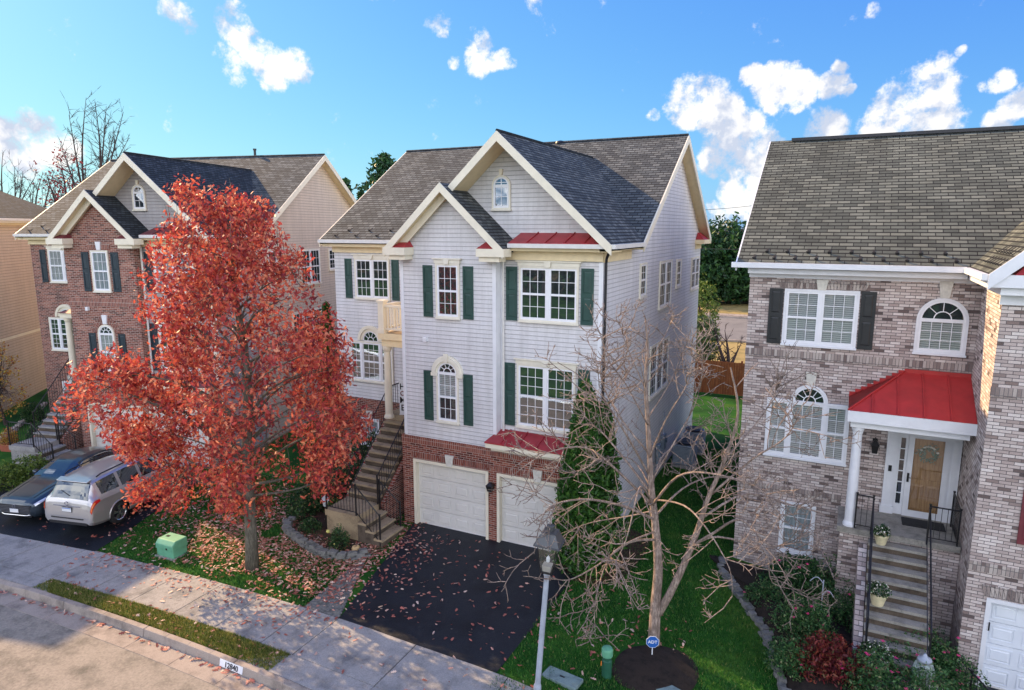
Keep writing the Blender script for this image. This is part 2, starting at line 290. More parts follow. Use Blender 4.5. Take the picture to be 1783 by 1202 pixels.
# ------------------------------------------------------------------ windows, shutters, doors
def window(H, T, x0, x1, z0, z1, units=1, cols=3, rows=2, trim='trim_cream', tw=.1, arch=False, head=None, inside='room_dark', name='window', sill=True, double=True, sidelites=None, archr=None, blind_drop=1.0):
    w = MB(T)
    w.box(x0-tw, x0, 0, .055, z0-(tw*.7), z1+(0 if arch else tw)); w.box(x1, x1+tw, 0, .055, z0-(tw*.7), z1+(0 if arch else tw))
    if not arch: w.box(x0, x1, 0, .055, z1, z1+tw)
    w.box(x0-tw-.02, x1+tw+.02, 0, .085, z0-tw*.7-.05, z0-tw*.7)
    w.box(x0, x1, 0, .055, z0-tw*.7, z0)
    cx = (x0+x1)/2
    r = archr or (x1-x0)/2
    if arch:
        w.arc((cx, z1), r, r+tw, 0, .055)
        if arch == 'moulded':
            w.arc((cx, z1), r+tw, r+tw+.09, 0, .1); w.arc((cx, z1), r+tw+.09, r+tw+.16, 0, .06)
            w.box(cx-r-tw-.16, cx-r, .0, .1, z1-.1, z1-.001); w.box(cx+r, cx+r+tw+.16, .0, .1, z1-.1, z1-.001)
            w.hexa([(cx-.05, .1, z1+r), (cx+.05, .1, z1+r), (cx+.05, .13, z1+r), (cx-.05, .13, z1+r), (cx-.08, .1, z1+r+.28), (cx+.08, .1, z1+r+.28), (cx+.08, .13, z1+r+.28), (cx-.08, .13, z1+r+.28)])
    W = w.build(name, trim, H)
    if head:
        h = MB(T); h.box(x0-tw-.03, x1+tw+.03, 0, .07, z1+tw+.002, z1+tw+.12); h.box(x0-tw-.08, x1+tw+.08, 0, .11, z1+tw+.12, z1+tw+.155)
        h.hexa([(cx-.07, .09, z1+tw-.02), (cx+.07, .09, z1+tw-.02), (cx+.07, .12, z1+tw-.02), (cx-.07, .12, z1+tw-.02), (cx-.1, .09, z1+tw+.118), (cx+.1, .09, z1+tw+.118), (cx+.1, .12, z1+tw+.118), (cx-.1, .12, z1+tw+.118)])
        h.build('window_header', trim, W)
    s = MB(T); g = MB(T); gl = MB(T); mm = .05
    us = units if isinstance(units, list) else [1/units]*units
    edges = [x0]
    for q in us: edges.append(edges[-1]+q*(x1-x0))
    zm = (z0+z1)/2
    for i in range(len(us)):
        a, b = edges[i]+(0 if i == 0 else .035), edges[i+1]-(0 if i == len(us)-1 else .035)
        if i > 0: w2 = s.box(a-.07, a, 0.001, .062, z0, z1)
        s.box(a, a+mm, 0.001, .045, z0, z1); s.box(b-mm, b, 0.001, .045, z0, z1); s.box(a+mm, b-mm, 0.001, .045, z0, z0+mm+.015); s.box(a+mm, b-mm, 0.001, .045, z1-mm, z1)
        if double: s.box(a+mm, b-mm, 0.001, .05, zm-.03, zm+.03)
        nc = cols if not isinstance(cols, list) else cols[i]
        for k in range(1, nc):
            x = a+mm+(b-a-2*mm)*k/nc; g.box(x-.008, x+.008, .016, .03, z0+mm, z1-mm)
        parts = [(z0+mm, zm-.03), (zm+.03, z1-mm)] if double else [(z0+mm, z1-mm)]
        for (p, q) in parts:
            for k in range(1, rows):
                z = p+(q-p)*k/rows; g.box(a+mm, b-mm, .018, .029, z-.008, z+.008)
        gl.poly([(a+mm, .026, z0+mm), (b-mm, .026, z0+mm), (b-mm, .026, z1-mm), (a+mm, .026, z1-mm)])
    if arch:
        s.arc((cx, z1), r-.045, r, 0.001, .045); s.box(cx-r, cx+r, .001, .048, z1-.001, z1+.035)
        n = 18; gl.poly([(cx+(r-.045)*math.cos(math.pi*i/n), .026, z1+.035+(r-.08)*math.sin(math.pi*i/n)) for i in range(n+1)])
        if arch != 'grid':
            g.arc((cx, z1+.03), r*.36, r*.36+.024, .016, .034, n=10)
            for a in (36, 72, 108, 144) if arch != 'wide' else (45, 90, 135):
                t = rad(a); p0 = (cx+r*.38*math.cos(t), .025, z1+.03+r*.38*math.sin(t)); p1 = (cx+(r-.04)*math.cos(t), .025, z1+.02+(r-.05)*math.sin(t))
                g.tube([p0, p1], .012, 4)
        else:
            g.box(cx-.012, cx+.012, .016, .034, z1+.035, z1+r-.04); g.box(cx-r*.9, cx+r*.9, .018, .032, z1+r*.33, z1+r*.33+.022)
    s.build('sash', 'sash_white', W); g.build('grille', 'sash_white', W)
    gl.build('glass', 'side_glass' if T(0, 1, 0)[1] == 0 else 'window_glass_dark' if inside == 'room_dark' else 'window_glass', W)
    b = MB(T); b.poly([(x0, .004, z0), (x1, .004, z0), (x1, .004, z1), (x0, .004, z1)])
    if arch: b.poly([(cx+r*math.cos(math.pi*i/16), .004, z1+r*math.sin(math.pi*i/16)) for i in range(17)])
    if inside != 'room_dark' and blind_drop < 1:
        b.build('interior', 'room_dark', W)
        c = MB(T); c.poly([(x0+.02, .009, z1-(z1-z0)*blind_drop), (x1-.02, .009, z1-(z1-z0)*blind_drop), (x1-.02, .009, z1-.02), (x0+.02, .009, z1-.02)]); c.build('blind', inside, W)
    elif inside == 'blinds' and arch:
        b = MB(T); b.poly([(cx+r*math.cos(math.pi*i/16), .004, z1+r*math.sin(math.pi*i/16)) for i in range(17)]); b.build('interior', 'room_dark', W)
        c = MB(T); c.poly([(x0, .004, z0), (x1, .004, z0), (x1, .004, z1), (x0, .004, z1)]); c.build('blind', 'blinds', W)
    else: b.build('blind' if inside in ('blinds', 'curtain') else 'interior', inside, W)
    return W
def shutter(H, T, x0, x1, z0, z1, mat):
    s = MB(T); w = .055; d = .03
    s.box(x0, x0+w, 0.001, d, z0, z1); s.box(x1-w, x1, .001, d, z0, z1)
    zm = z0+(z1-z0)*.52
    for a, b in ((z0, z0+.09), (zm-.05, zm+.05), (z1-.07, z1)): s.box(x0+w, x1-w, .001, d, a, b)
    for a, b in ((z0+.09, zm-.05), (zm+.05, z1-.07)):
        s.box(x0+w, x1-w, .001, .014, a, b)
        s.hexa([(x0+w+.02, .014, a+.02), (x1-w-.02, .014, a+.02), (x1-w-.02, .014, b-.02), (x0+w+.02, .014, b-.02), (x0+w+.05, .027, a+.05), (x1-w-.05, .027, a+.05), (x1-w-.05, .027, b-.05), (x0+w+.05, .027, b-.05)])
    return s.build('shutter', mat, H)
def keystone(H, T, x, z0, z1, wt=.15, wb=.1, d=.06, mat='keystone'):
    return MB(T).hexa([(x-wb, 0.001, z0), (x+wb, .001, z0), (x+wb, d, z0), (x-wb, d, z0), (x-wt, .001, z1), (x+wt, .001, z1), (x+wt, d, z1), (x-wt, d, z1)]).build('keystone', mat, H)
def jack_arch(H, T, x0, x1, z0, z1, mat, d=.022, lean=.16):
    b = MB(T); n = int((x1-x0)/.078); cx = (x0+x1)/2
    for i in range(n):
        a = x0+(x1-x0)*i/n+.006; c = x0+(x1-x0)*(i+1)/n-.006
        la = lean*(a-cx)/(x1-cx); lc = lean*(c-cx)/(x1-cx); e = random.uniform(-.004, .004)
        b.hexa([(a, .0, z0), (c, .0, z0), (c, d+e, z0), (a, d+e, z0), (a+la, .0, z1), (c+lc, .0, z1), (c+lc, d+e, z1), (a+la, d+e, z1)])
    return b.build('brick_arch', mat, H)
def round_arch(H, T, cx, cz, r0, r1, mat, d=.022, a0=0, a1=180):
    b = MB(T); n = int(rad(a1-a0)*r0/.085)
    for i in range(n):
        g = 1.2; t0 = a0+(a1-a0)*i/n+g; t1 = a0+(a1-a0)*(i+1)/n-g
        b.arc((cx, cz), r0, r1, 0, d+random.uniform(-.004, .004), t0, t1, 1)
    return b.build('brick_arch', mat, H)
def garage_door(H, T, x0, x1, z0, z1, mat='garage_paint', cols=4, rows=4, trim='trim_cream'):
    # T places d=0 at the wall face; the door sits .2 m inside the opening
    t = MB(T); t.box(x0-.09, x0, -.18, .03, z0, z1+.09); t.box(x1, x1+.09, -.18, .03, z0, z1+.09); t.box(x0, x1, -.18, .03, z1, z1+.09)
    G = MB(T); h = (z1-z0)/rows; dd = -.15
    for r in range(rows):
        G.box(x0, x1, dd-.04, dd, z0+r*h+.006, z0+(r+1)*h-.006)
        for c in range(cols):
            a = x0+(x1-x0)*c/cols+.07; b = x0+(x1-x0)*(c+1)/cols-.07; p = z0+r*h+.09; q = z0+(r+1)*h-.09
            G.arc_dummy = 0
            for (u0, u1, v0, v1) in ((a, b, p, p+.025), (a, b, q-.025, q), (a, a+.025, p+.025, q-.025), (b-.025, b, p+.025, q-.025)): G.box(u0, u1, dd, dd+.012, v0, v1)
            G.hexa([(a+.05, dd, p+.05), (b-.05, dd, p+.05), (b-.05, dd, q-.05), (a+.05, dd, q-.05), (a+.075, dd+.013, p+.075), (b-.075, dd+.013, p+.075), (b-.075, dd+.013, q-.075), (a+.075, dd+.013, q-.075)])
    g = G.build('garage_door', mat, H)
    t.build('door_frame', trim, g)
    MB(T).box(x0, x1, dd, dd+.03, z0-.005, z0+.035).build('weather_strip', 'gutter', g)
    return g
def railing(parent, pts, h=.9, sp=.115, name='railing', r=.011, mat='iron_black', posts=None):
    b = MB(); P = [Vector(p) for p in pts]
    for i in range(len(P)-1):
        a, c = P[i], P[i+1]; L = math.hypot(c.x-a.x, c.y-a.y); n = max(1, int(L/sp))
        b.tube([a+Vector((0, 0, h)), c+Vector((0, 0, h))], .02, 6); b.tube([a+Vector((0, 0, .1)), c+Vector((0, 0, .1))], .014, 4)
        for k in range(1, n):
            q = a.lerp(c, k/n); b.tube([q+Vector((0, 0, .1)), q+Vector((0, 0, h))], r*.8, 4)
    o = b.build(name, mat, parent)
    for p in P:
        q = MB(); q.box(p.x-.019, p.x+.019, p.y-.019, p.y+.019, p.z-.02, p.z+h+.03); q.box(p.x-.027, p.x+.027, p.y-.027, p.y+.027, p.z+h+.03, p.z+h+.06); q.build('post', mat, o)
    return o
def rake_pair(H, px, pz, xl, xr, zl, zr, y, depth, w=.2, trim='trim_cream'):
    """gable trim: sloping face boards and the soffit under the overhang; y = front face"""
    b = MB()
    for (xf, zf) in ((xl, zl), (xr, zr)):
        b.prism([(px, y, pz), (px, y, pz-w*1.35), (xf, y, zf-w*1.35), (xf, y, zf)], (0, .04, 0))
    s = MB()
    for (xf, zf) in ((xl, zl), (xr, zr)):
        s.prism([(px, y+.04, pz-.16), (px, y+.04, pz-.19), (xf, y+.04, zf-.19), (xf, y+.04, zf-.16)], (0, depth-.04, 0))
    b.build('rake_board', trim, H); s.build('soffit', 'soffit', H)
def snow_guards(R, pts, normal_dir, proto=[None]):
    for (x, y, z) in pts:
        if proto[0] is None:
            b = MB(); b.box(-.03, .03, -.12, .1, .0, .008); b.box(-.035, .035, -.125, -.115, 0, .075); b.tube([(-.05, -.12, .06), (.05, -.12, .06)], .012, 5); o = b.build('snow_guard', 'mat_black', R); proto[0] = o
        else:
            o = proto[0].copy(); C.objects.link(o); o.parent = R
        o.location = (x, y, z); o.rotation_euler = (normal_dir, 0, 0)

# ------------------------------------------------------------------ the two houses of the same plan
def townhouse(name, label, loc, rz, S):
    H = thing(name, label, 'house', loc, rz)
    front, side, base, baseS, bay, rec, recb = S['front'], S['side'], S['base'], S['baseS'], S['bay'], S['rec'], S['recb']
    tc = S['trim']; sh = S['shutter']; red = S['red']; gmat = S['gable']
    xb, xm, xr, xl = -.38, 2.86, 5.92, -5.75
    # masonry base with the two openings
    b = MB(); zt = 2.96; D = .3
    b.box(-.5, -.09, 0, D, -1, zt); b.box(2.59, 2.88, 0, D, -1, zt); b.box(5.54, xr, 0, D, -1, zt)
    b.box(-.09, 2.59, 0, D, 2.22, zt); b.box(2.88, 5.54, 0, D, 2.22, zt); b.box(-.09, 2.59, 0.02, D, -1, -.02); b.box(2.88, 5.54, 0.02, D, -1, -.02)
    b.box(-.5, xb, D, 3.33, -1, zt)
    b.build('masonry_base', base, H)
    b = MB(); b.box(-.52, xr, -.015, .0, 2.74, 2.94); b.build('soldier_course', baseS, H)
    T0 = FR(0)
    garage_door(H, T0, 0, 2.5, 0, 2.13); garage_door(H, T0, 2.97, 5.45, 0, 2.13)
    b = MB(); b.box(-.09, 2.59, .0, .35, -.05, .0); b.box(2.88, 5.54, 0, .35, -.05, .0); b.build('door_sill', 'concrete', H)
    for a, c in ((-.1, 2.6), (2.87, 5.55)):
        jack_arch(H, T0, a-.05, (a+c)/2-.14, 2.24, 2.46, baseS, lean=.05); jack_arch(H, T0, (a+c)/2+.14, c+.05, 2.24, 2.46, baseS, lean=.05)
        keystone(H, T0, (a+c)/2, 2.17, 2.52)
    # walls
    b = MB(); z0 = 2.965
    b.box(xb, xm, 0, .3, z0, 8.85); b.prism([(xb, 0, 8.85), (xm, 0, 8.85), (xm, 0, 9.2), (1.35, 0, 10.5), (xb, 0, 9.0)], (0, .9, 0))
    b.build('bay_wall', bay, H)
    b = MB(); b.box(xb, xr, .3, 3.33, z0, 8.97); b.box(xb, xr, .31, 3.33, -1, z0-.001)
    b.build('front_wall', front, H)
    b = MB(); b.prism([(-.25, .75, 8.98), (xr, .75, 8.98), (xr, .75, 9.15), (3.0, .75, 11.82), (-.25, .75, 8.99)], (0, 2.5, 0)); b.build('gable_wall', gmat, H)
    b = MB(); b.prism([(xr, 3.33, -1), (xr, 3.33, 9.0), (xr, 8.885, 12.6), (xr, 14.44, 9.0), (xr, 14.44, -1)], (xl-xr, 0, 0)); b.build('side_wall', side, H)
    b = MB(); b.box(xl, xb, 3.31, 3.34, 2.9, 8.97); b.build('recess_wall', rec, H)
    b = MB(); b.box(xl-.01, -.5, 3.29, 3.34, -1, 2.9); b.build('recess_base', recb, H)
    # roofs
    ex0, ex1, ey0, ey1, ez, rz_ = xl-.37, xr+.37, 2.96, 14.81, 8.97, 12.76; ym = 8.885
    R = MB(); t = .14
    R.slab([(ex0, ey0, ez), (ex1, ey0, ez), (ex1, ym, rz_), (ex0, ym, rz_)], t); R.slab([(ex0, ym, rz_), (ex1, ym, rz_), (ex1, ey1, ez), (ex0, ey1, ez)], t)
    R = R.build('roof', S['roof'], H)
    MB().tube([(ex0, ym, rz_+.01), (ex1, ym, rz_+.01)], .055, 6).build('ridge_cap', 'shingles_dark', R)
    G = MB()
    G.slab([(6.29, -.16, ez), (6.29, 2.96, ez), (3, 7.67, 11.99), (3, -.16, 11.99)], t); G.slab([(-.29, -.16, ez), (3, -.16, 11.99), (3, 7.67, 11.99), (-.29, 2.96, ez)], t)
    G = G.build('front_gable_roof', S['roof2'], H); MB().tube([(3, -.16, 12.0), (3, 7.67, 12.0)], .05, 6).build('ridge_cap', 'shingles_dark', G)
    B = MB(); sl = .93; px, pz = 1.35, 10.66
    B.slab([(3.3, -.45, 8.85), (3.3, .78, 8.85), (1.35, 1.3, 10.66), (1.35, -.45, 10.66)], .12)
    B.slab([(-.6, -.45, 8.85), (1.35, -.45, 10.66), (1.35, 1.0, 10.66), (-.2, 3.1, 9.22), (-.6, 3.1, 8.85)], .12)
    B.build('bay_roof', S['roof2'], H)
    rake_pair(H, 3, 11.99, -.29, 6.29, ez, ez, -.2, .95, .2, tc)
    rake_pair(H, 1.35, 10.66, -.62, 3.32, 8.83, 8.83, -.49, .5, .19, tc)
    # side rakes, right-hand gable
    for X, dx in ((ex1, -.37), (ex0, .37)):
        b = MB(); s = MB()
        for ye in (ey0, ey1):
            b.prism([(X, ym, rz_), (X, ym, rz_-.27), (X, ye, ez-.27), (X, ye, ez)], (.04 if dx < 0 else -.04, 0, 0))
            s.prism([(X, ym, rz_-.17), (X, ym, rz_-.2), (X, ye, ez-.2), (X, ye, ez-.17)], (dx, 0, 0))
        b.build('rake_board', tc, H); s.build('soffit', 'soffit', H)
    # cornices, returns, skirts
    b = MB()
    b.box(xl-.3, xb-.0, 3.0, 3.31, 8.72, 8.9); b.box(xl-.02, xb, 3.24, 3.31, 8.5, 8.72)
    b.box(xm, xr+.3, -.02, .3, 8.78, 8.9); b.box(xm, xr+.02, .23, .3, 8.52, 8.78)
    b.box(xr, xr+.32, -.02, 2.95, 8.8, 8.9); b.box(xr, xr+.05, .3, 2.9, 8.5, 8.8)
    b.box(xr, xr+.4, 13.1, 14.85, 8.72, 8.9); b.box(xr, xr+.05, 13.2, 14.4, 8.5, 8.72)
    b.build('cornice', 'soffit' if S.get('warm') else tc, H)
    b = MB()
    for a, c, q in ((-.66, .12, 0), (2.5, 3.36, 1)):
        b.box(a, c, -.5, -.01, 8.62, 8.84); b.box(a+(.05 if q else .18), c-(.18 if q else .05), -.42, -.01, 8.48, 8.62)
    b.build('cornice_return', tc, H)
    b = MB()
    for a, c in ((-.45, .12), (2.5, 3.15)):
        b.hexa([(a, -.48, 8.842), (c, -.48, 8.842), (c, -.01, 8.842), (a, -.01, 8.842), (a+.14, -.12, 9.03), (c-.14, -.12, 9.03), (c-.14, -.01, 9.03), (a+.14, -.01, 9.03)])
    b.build('return_roof', red, H)
    b = MB(); b.hexa([(3.3, -.1, 8.96), (6.2, -.1, 8.96), (6.2, .75, 9.0), (3.3, .75, 9.0), (3.3, -.1, 9.0), (6.2, -.1, 9.0), (5.75, .75, 9.27), (3.3, .75, 9.27)])
    for x in (3.85, 4.4, 4.95, 5.5): b.hexa([(x-.012, -.1, 9.0), (x+.012, -.1, 9.0), (x+.012, .75, 9.27), (x-.012, .75, 9.27), (x-.012, -.1, 9.03), (x+.012, -.1, 9.03), (x+.012, .75, 9.3), (x-.012, .75, 9.3)])
    b.build('metal_strip_roof', red, H); b = MB()
    b.hexa([(xr+.02, 13.15, 8.9), (xr+.38, 13.15, 8.9), (xr+.38, 14.4, 8.9), (xr+.02, 14.4, 8.9), (xr+.02, 13.5, 9.2), (xr+.06, 13.5, 9.2), (xr+.06, 14.4, 9.2), (xr+.02, 14.4, 9.2)])
    b.build('return_roof', red, H)
    b = MB(); b.hexa([(2.68, -.42, 3.24), (5.98, -.42, 3.24), (5.98, .3, 3.24), (2.68, .3, 3.24), (2.68, -.42, 3.28), (5.98, -.42, 3.28), (5.8, .3, 3.5), (2.87, .3, 3.5)])
    for x in (3.2, 3.75, 4.3, 4.85, 5.4): b.hexa([(x-.012, -.42, 3.28), (x+.012, -.42, 3.28), (x+.012, .3, 3.5), (x-.012, .3, 3.5), (x-.012, -.42, 3.31), (x+.012, -.42, 3.31), (x+.012, .3, 3.53), (x-.012, .3, 3.53)])
    b.build('skirt_roof', red, H)
    b = MB(); b.box(2.7, 5.96, -.4, -.02, 3.1, 3.24); b.box(2.78, 5.93, -.2, -.02, 2.965, 3.1); b.build('skirt_fascia', tc, H)
    b = MB()
    b.box(ex0, -.6, 2.85, 2.97, 8.86, 8.98); b.box(3.3, 6.4, -.16, -.04, 8.87, 8.985); b.box(6.29, 6.4, -.04, 2.95, 8.87, 8.985)
    b.build('gutter', 'gutter', H)
    b = MB(); b.tube([(2.98, .24, 8.8), (2.98, .24, 3.4)], .035, 6); b.build('downspout', 'gutter', H)
    b = MB(); b.tube([(6.2, .0, 8.85), (6.05, .2, 8.62), (5.99, .36, 8.5), (5.99, .36, -.2)], .04, 6); b.build('downspout', 'gutter' if name != 'white_house' else 'dark_metal', H)
    b = MB()
    cb = []
    if bay.startswith('siding'): cb += [(xb-.012, xb+.1, -.014, 0), (xm-.1, xm+.012, -.014, 0), (xm, xm+.012, 0, .29)]
    cb += [(xr-.1, xr+.014, .286, .3), (xr, xr+.014, .3, .4), (xm+.012, xm+.09, .286, .3)]
    for a, c, d, e in cb: b.box(a, c, d, e, 3.0, 8.5)
    b.box(xr, xr+.012, 14.34, 14.45, 0, 8.7)
    b.build('corner_board', S['corner'], H)
    # windows
    T3 = FR(.3); TR = FR(3.31); TG = FR(.75); TS = SD(xr)
    window(H, T0, .94, 1.64, 6.83, 8.33, 1, 3, 2, 'trim_window', .055, head=S['head'], inside=S['in1'])
    shutter(H, T0, .43, .76, 6.78, 8.32, sh); shutter(H, T0, 1.8, 2.14, 6.78, 8.32, sh)
    window(H, T0, .9, 1.56, 3.62, 5.1, 1, 3, 2, 'trim_window', .055, arch='moulded' if S['head'] else True, inside='blinds', blind_drop=.52 if S['head'] else 1)
    shutter(H, T0, .38, .7, 3.56, 5.12, sh); shutter(H, T0, 1.77, 2.09, 3.56, 5.12, sh)
    if not S['head']:
        round_arch(H, T0, 1.23, 5.1, .43, .68, baseS, a0=4, a1=176); keystone(H, T0, 1.23, 5.5, 5.86, .12, .09, mat='trim_white')
        keystone(H, T0, 1.29, 8.4, 8.72, .12, .08, mat='trim_white'); jack_arch(H, T0, .78, 1.16, 8.42, 8.62, baseS, lean=.03); jack_arch(H, T0, 1.42, 1.8, 8.42, 8.62, baseS, lean=.03)
        b = MB(); b.box(xb-.01, xm+.01, -.015, .0, 6.2, 6.5); b.build('soldier_course', baseS, H)
    window(H, T3, 3.52, 5.2, 6.85, 8.3, 2, 3, 2, 'trim_window', .055, head=1, inside='room_dark' if S['head'] else 'curtain')
    shutter(H, T3, 3.05, 3.4, 6.79, 8.33, sh); shutter(H, T3, 5.32, 5.68, 6.79, 8.33, sh)
    window(H, T3, 3.46, 5.16, 3.72, 5.5, 2, 3, 3, 'trim_window', .055, head=1, inside='room_dark')
    shutter(H, T3, 3.0, 3.33, 3.66, 5.54, sh); shutter(H, T3, 5.28, 5.62, 3.66, 5.54, sh)
    window(H, TG, 2.44, 2.93, 9.98, 10.6, 1, 2, 2, 'trim_window', .055, arch='grid', double=False)
    k = MB(TG); k.hexa([(2.645, 0, 10.9), (2.725, 0, 10.9), (2.725, .08, 10.9), (2.645, .08, 10.9), (2.625, 0, 11.06), (2.745, 0, 11.06), (2.745, .08, 11.06), (2.625, .08, 11.06)]); k.build('keystone', tc, H)
    window(H, TR, -4.72, -3.24, 6.84, 8.24, 2, 3, 2, 'trim_window', .055, head=1, inside='room_dark' if S['head'] else 'blinds')
    shutter(H, TR, -5.25, -4.93, 6.78, 8.27, sh); shutter(H, TR, -3.1, -2.78, 6.78, 8.27, sh)
    window(H, TR, -5.1, -3.2, 3.66, 5.1, [.27, .46, .27], [2, 3, 2], 3, 'trim_window', .055, inside='room_dark')
    # fanlight over the middle of the triple window
    f = MB(TR); f.arc((-4.15, 5.2), .36, .46, 0, .055); f.arc((-4.15, 5.2), .46, .58, 0, .09)
    F = f.build('fanlight', tc, H)
    f = MB(TR); f.arc((-4.15, 5.2), .32, .36, 0, .04); f.arc((-4.15, 5.2), .12, .14, .02, .035)
    for a in (36, 72, 108, 144): f.tube([(-4.15+.13*math.cos(rad(a)), .025, 5.2+.13*math.sin(rad(a))), (-4.15+.33*math.cos(rad(a)), .025, 5.2+.33*math.sin(rad(a)))], .011, 4)
    f.build('grille', 'sash_white', F)
    f = MB(TR); f.poly([(-4.15+.34*math.cos(math.pi*i/12), .012, 5.2+.34*math.sin(math.pi*i/12)) for i in range(13)]); f.build('glass', 'car_glass', F)
    window(H, FR(3.29), -4.72, -3.92, 1.1, 2.06, 1, 3, 2, 'trim_white', .07, inside='curtain'); keystone(H, FR(3.29), -4.32, 2.1, 2.42)
    # side windows
    window(H, TS, 4.1, 4.75, 7.25, 8.25, 1, 2, 2, 'trim_window', .055); window(H, TS, 6.75, 8.5, 6.6, 8.2, 2, 3, 2, 'trim_window', .055); window(H, TS, 9.5, 10.2, 7.15, 8.15, 1, 2, 2, 'trim_window', .055); window(H, TS, 12.5, 14.1, 6.8, 8.1, 2, 3, 2, 'trim_window', .055)
    window(H, TS, 5.8, 8.5, 3.5, 5.3, 3, 3, 3, 'trim_window', .055)
    # roof furniture
    sg = []
    a = math.atan2(3.79, 5.925)
    for i in range(5):
        sg.append((-5.1+i*.95, 3.55, 8.97+.59*.639)); sg.append((-5.5+i*.95, 3.25, 8.97+.29*.639))
    snow_guards(R, [p for p in sg if p[0] < -1.2], a)
    v = MB(); v.lathe([(.16, -.1), (.16, .05), (.24, .06), (.2, .14), (.05, .18)], (S['vent'], 9.0, 12.68)) if S['head'] else v.lathe([(.06, -.2), (.06, .38), (.085, .38), (.085, .46)], (S['vent'], 9.0, 12.7))
    v.build('roof_vent', 'dark_metal', R, smooth=False)
    # wall lights
    b = MB(T0); b.box(2.66, 2.76, 0.001, .03, 1.68, 1.86); b.hexa([(2.64, .05, 1.66), (2.78, .05, 1.66), (2.78, .19, 1.66), (2.64, .19, 1.66), (2.61, .02, 1.84), (2.81, .02, 1.84), (2.81, .22, 1.84), (2.61, .22, 1.84)]); b.hexa([(2.6, .01, 1.84), (2.82, .01, 1.84), (2.82, .23, 1.84), (2.6, .23, 1.84), (2.68, .09, 1.93), (2.74, .09, 1.93), (2.74, .15, 1.93), (2.68, .15, 1.93)]); b.build('wall_lantern', 'iron_black', H)
    b = MB(T0); b.box(.42, .54, .001, .1, 6.02, 6.16); b.box(.44, .52, .1, .102, 6.04, 6.12); b.build('camera_box', 'trim_white', H)
    # balcony over the entry, with its column
    e0, e1 = -2.1, xb
    if S['head']:
        B = MB(); B.box(e0, e1, 1.05, 3.31, 5.74, 5.94); B.box(e0+.08, e1, 1.12, 3.31, 5.5, 5.74); B = B.build('balcony', 'soffit' if S.get('warm') else tc, H)
        MB().box(e0+.1, e1, 1.15, 3.3, 5.941, 5.955).build('deck_boards', 'concrete_step', B)
        for (x, y) in ((e0+.12, 1.17),):
            b = MB(); b.box(x-.11, x+.11, y-.11, y+.11, 5.942, 6.98); b.box(x-.14, x+.14, y-.14, y+.14, 6.98, 7.05); b.box(x-.13, x+.13, y-.13, y+.13, 5.942, 6.08); b.build('newel_post', tc, B)
        b = MB(); b.box(e0+.23, e1, 1.13, 1.21, 6.82, 6.9); b.box(e0+.23, e1, 1.14, 1.2, 6.06, 6.12); b.box(e0+.08, e0+.16, 1.28, 3.3, 6.82, 6.9); b.box(e0+.09, e0+.15, 1.28, 3.3, 6.06, 6.12)
        for i in range(12): x = e0+.33+i*.125; b.box(x-.02, x+.02, 1.15, 1.19, 6.12, 6.82)
        for i in range(16): y = 1.38+i*.125; b.box(e0+.1, e0+.14, y-.02, y+.02, 6.12, 6.82)
        b.build('balustrade', tc, B)
    else:
        b = MB(); b.box(e0, e1-.002, 1.05, 3.305, 5.5, 5.72); B = b.build('porch_beam', tc, H)
        b = MB(); b.add([(e0-.08, .97, 5.722), (e1-.002, .97, 5.722), (e1-.002, 3.3, 6.15), (e0+.75, 3.3, 6.15), (e0-.08, 3.3, 5.722)], [(0, 1, 2, 3), (0, 3, 4), (0, 4, 3, 2, 1)])
        for x in (-1.1, -.7): b.hexa([(x-.012, .97, 5.722), (x+.012, .97, 5.722), (x+.012, 3.3, 6.15), (x-.012, 3.3, 6.15), (x-.012, .97, 5.75), (x+.012, .97, 5.75), (x+.012, 3.3, 6.18), (x-.012, 3.3, 6.18)])
        b.build('porch_roof', red, H, fix=False)
    b = MB(); b.lathe([(.17, 0), (.17, .06), (.145, .1), (.13, .14), (.13, 1.0), (.11, 2.3), (.13, 2.34), (.15, 2.38), (.16, 2.44), (.16, 2.5)], (e0+.2, 1.25, 3.0), 20); b.build('porch_column', tc, H, smooth=False)
    # entry door in the recess (deep in the porch)
    b = MB(TR); b.box(-1.75, -.75, .002, .05, 3.0, 5.1); D = b.build('front_door', 'shutter_green', H); MB(TR).box(-1.85, -1.75, .002, .07, 3.0, 5.2).box(-.75, -.65, .002, .07, 3.0, 5.2).box(-1.85, -.65, .002, .07, 5.1, 5.2).build('door_frame', tc, D)
    return H

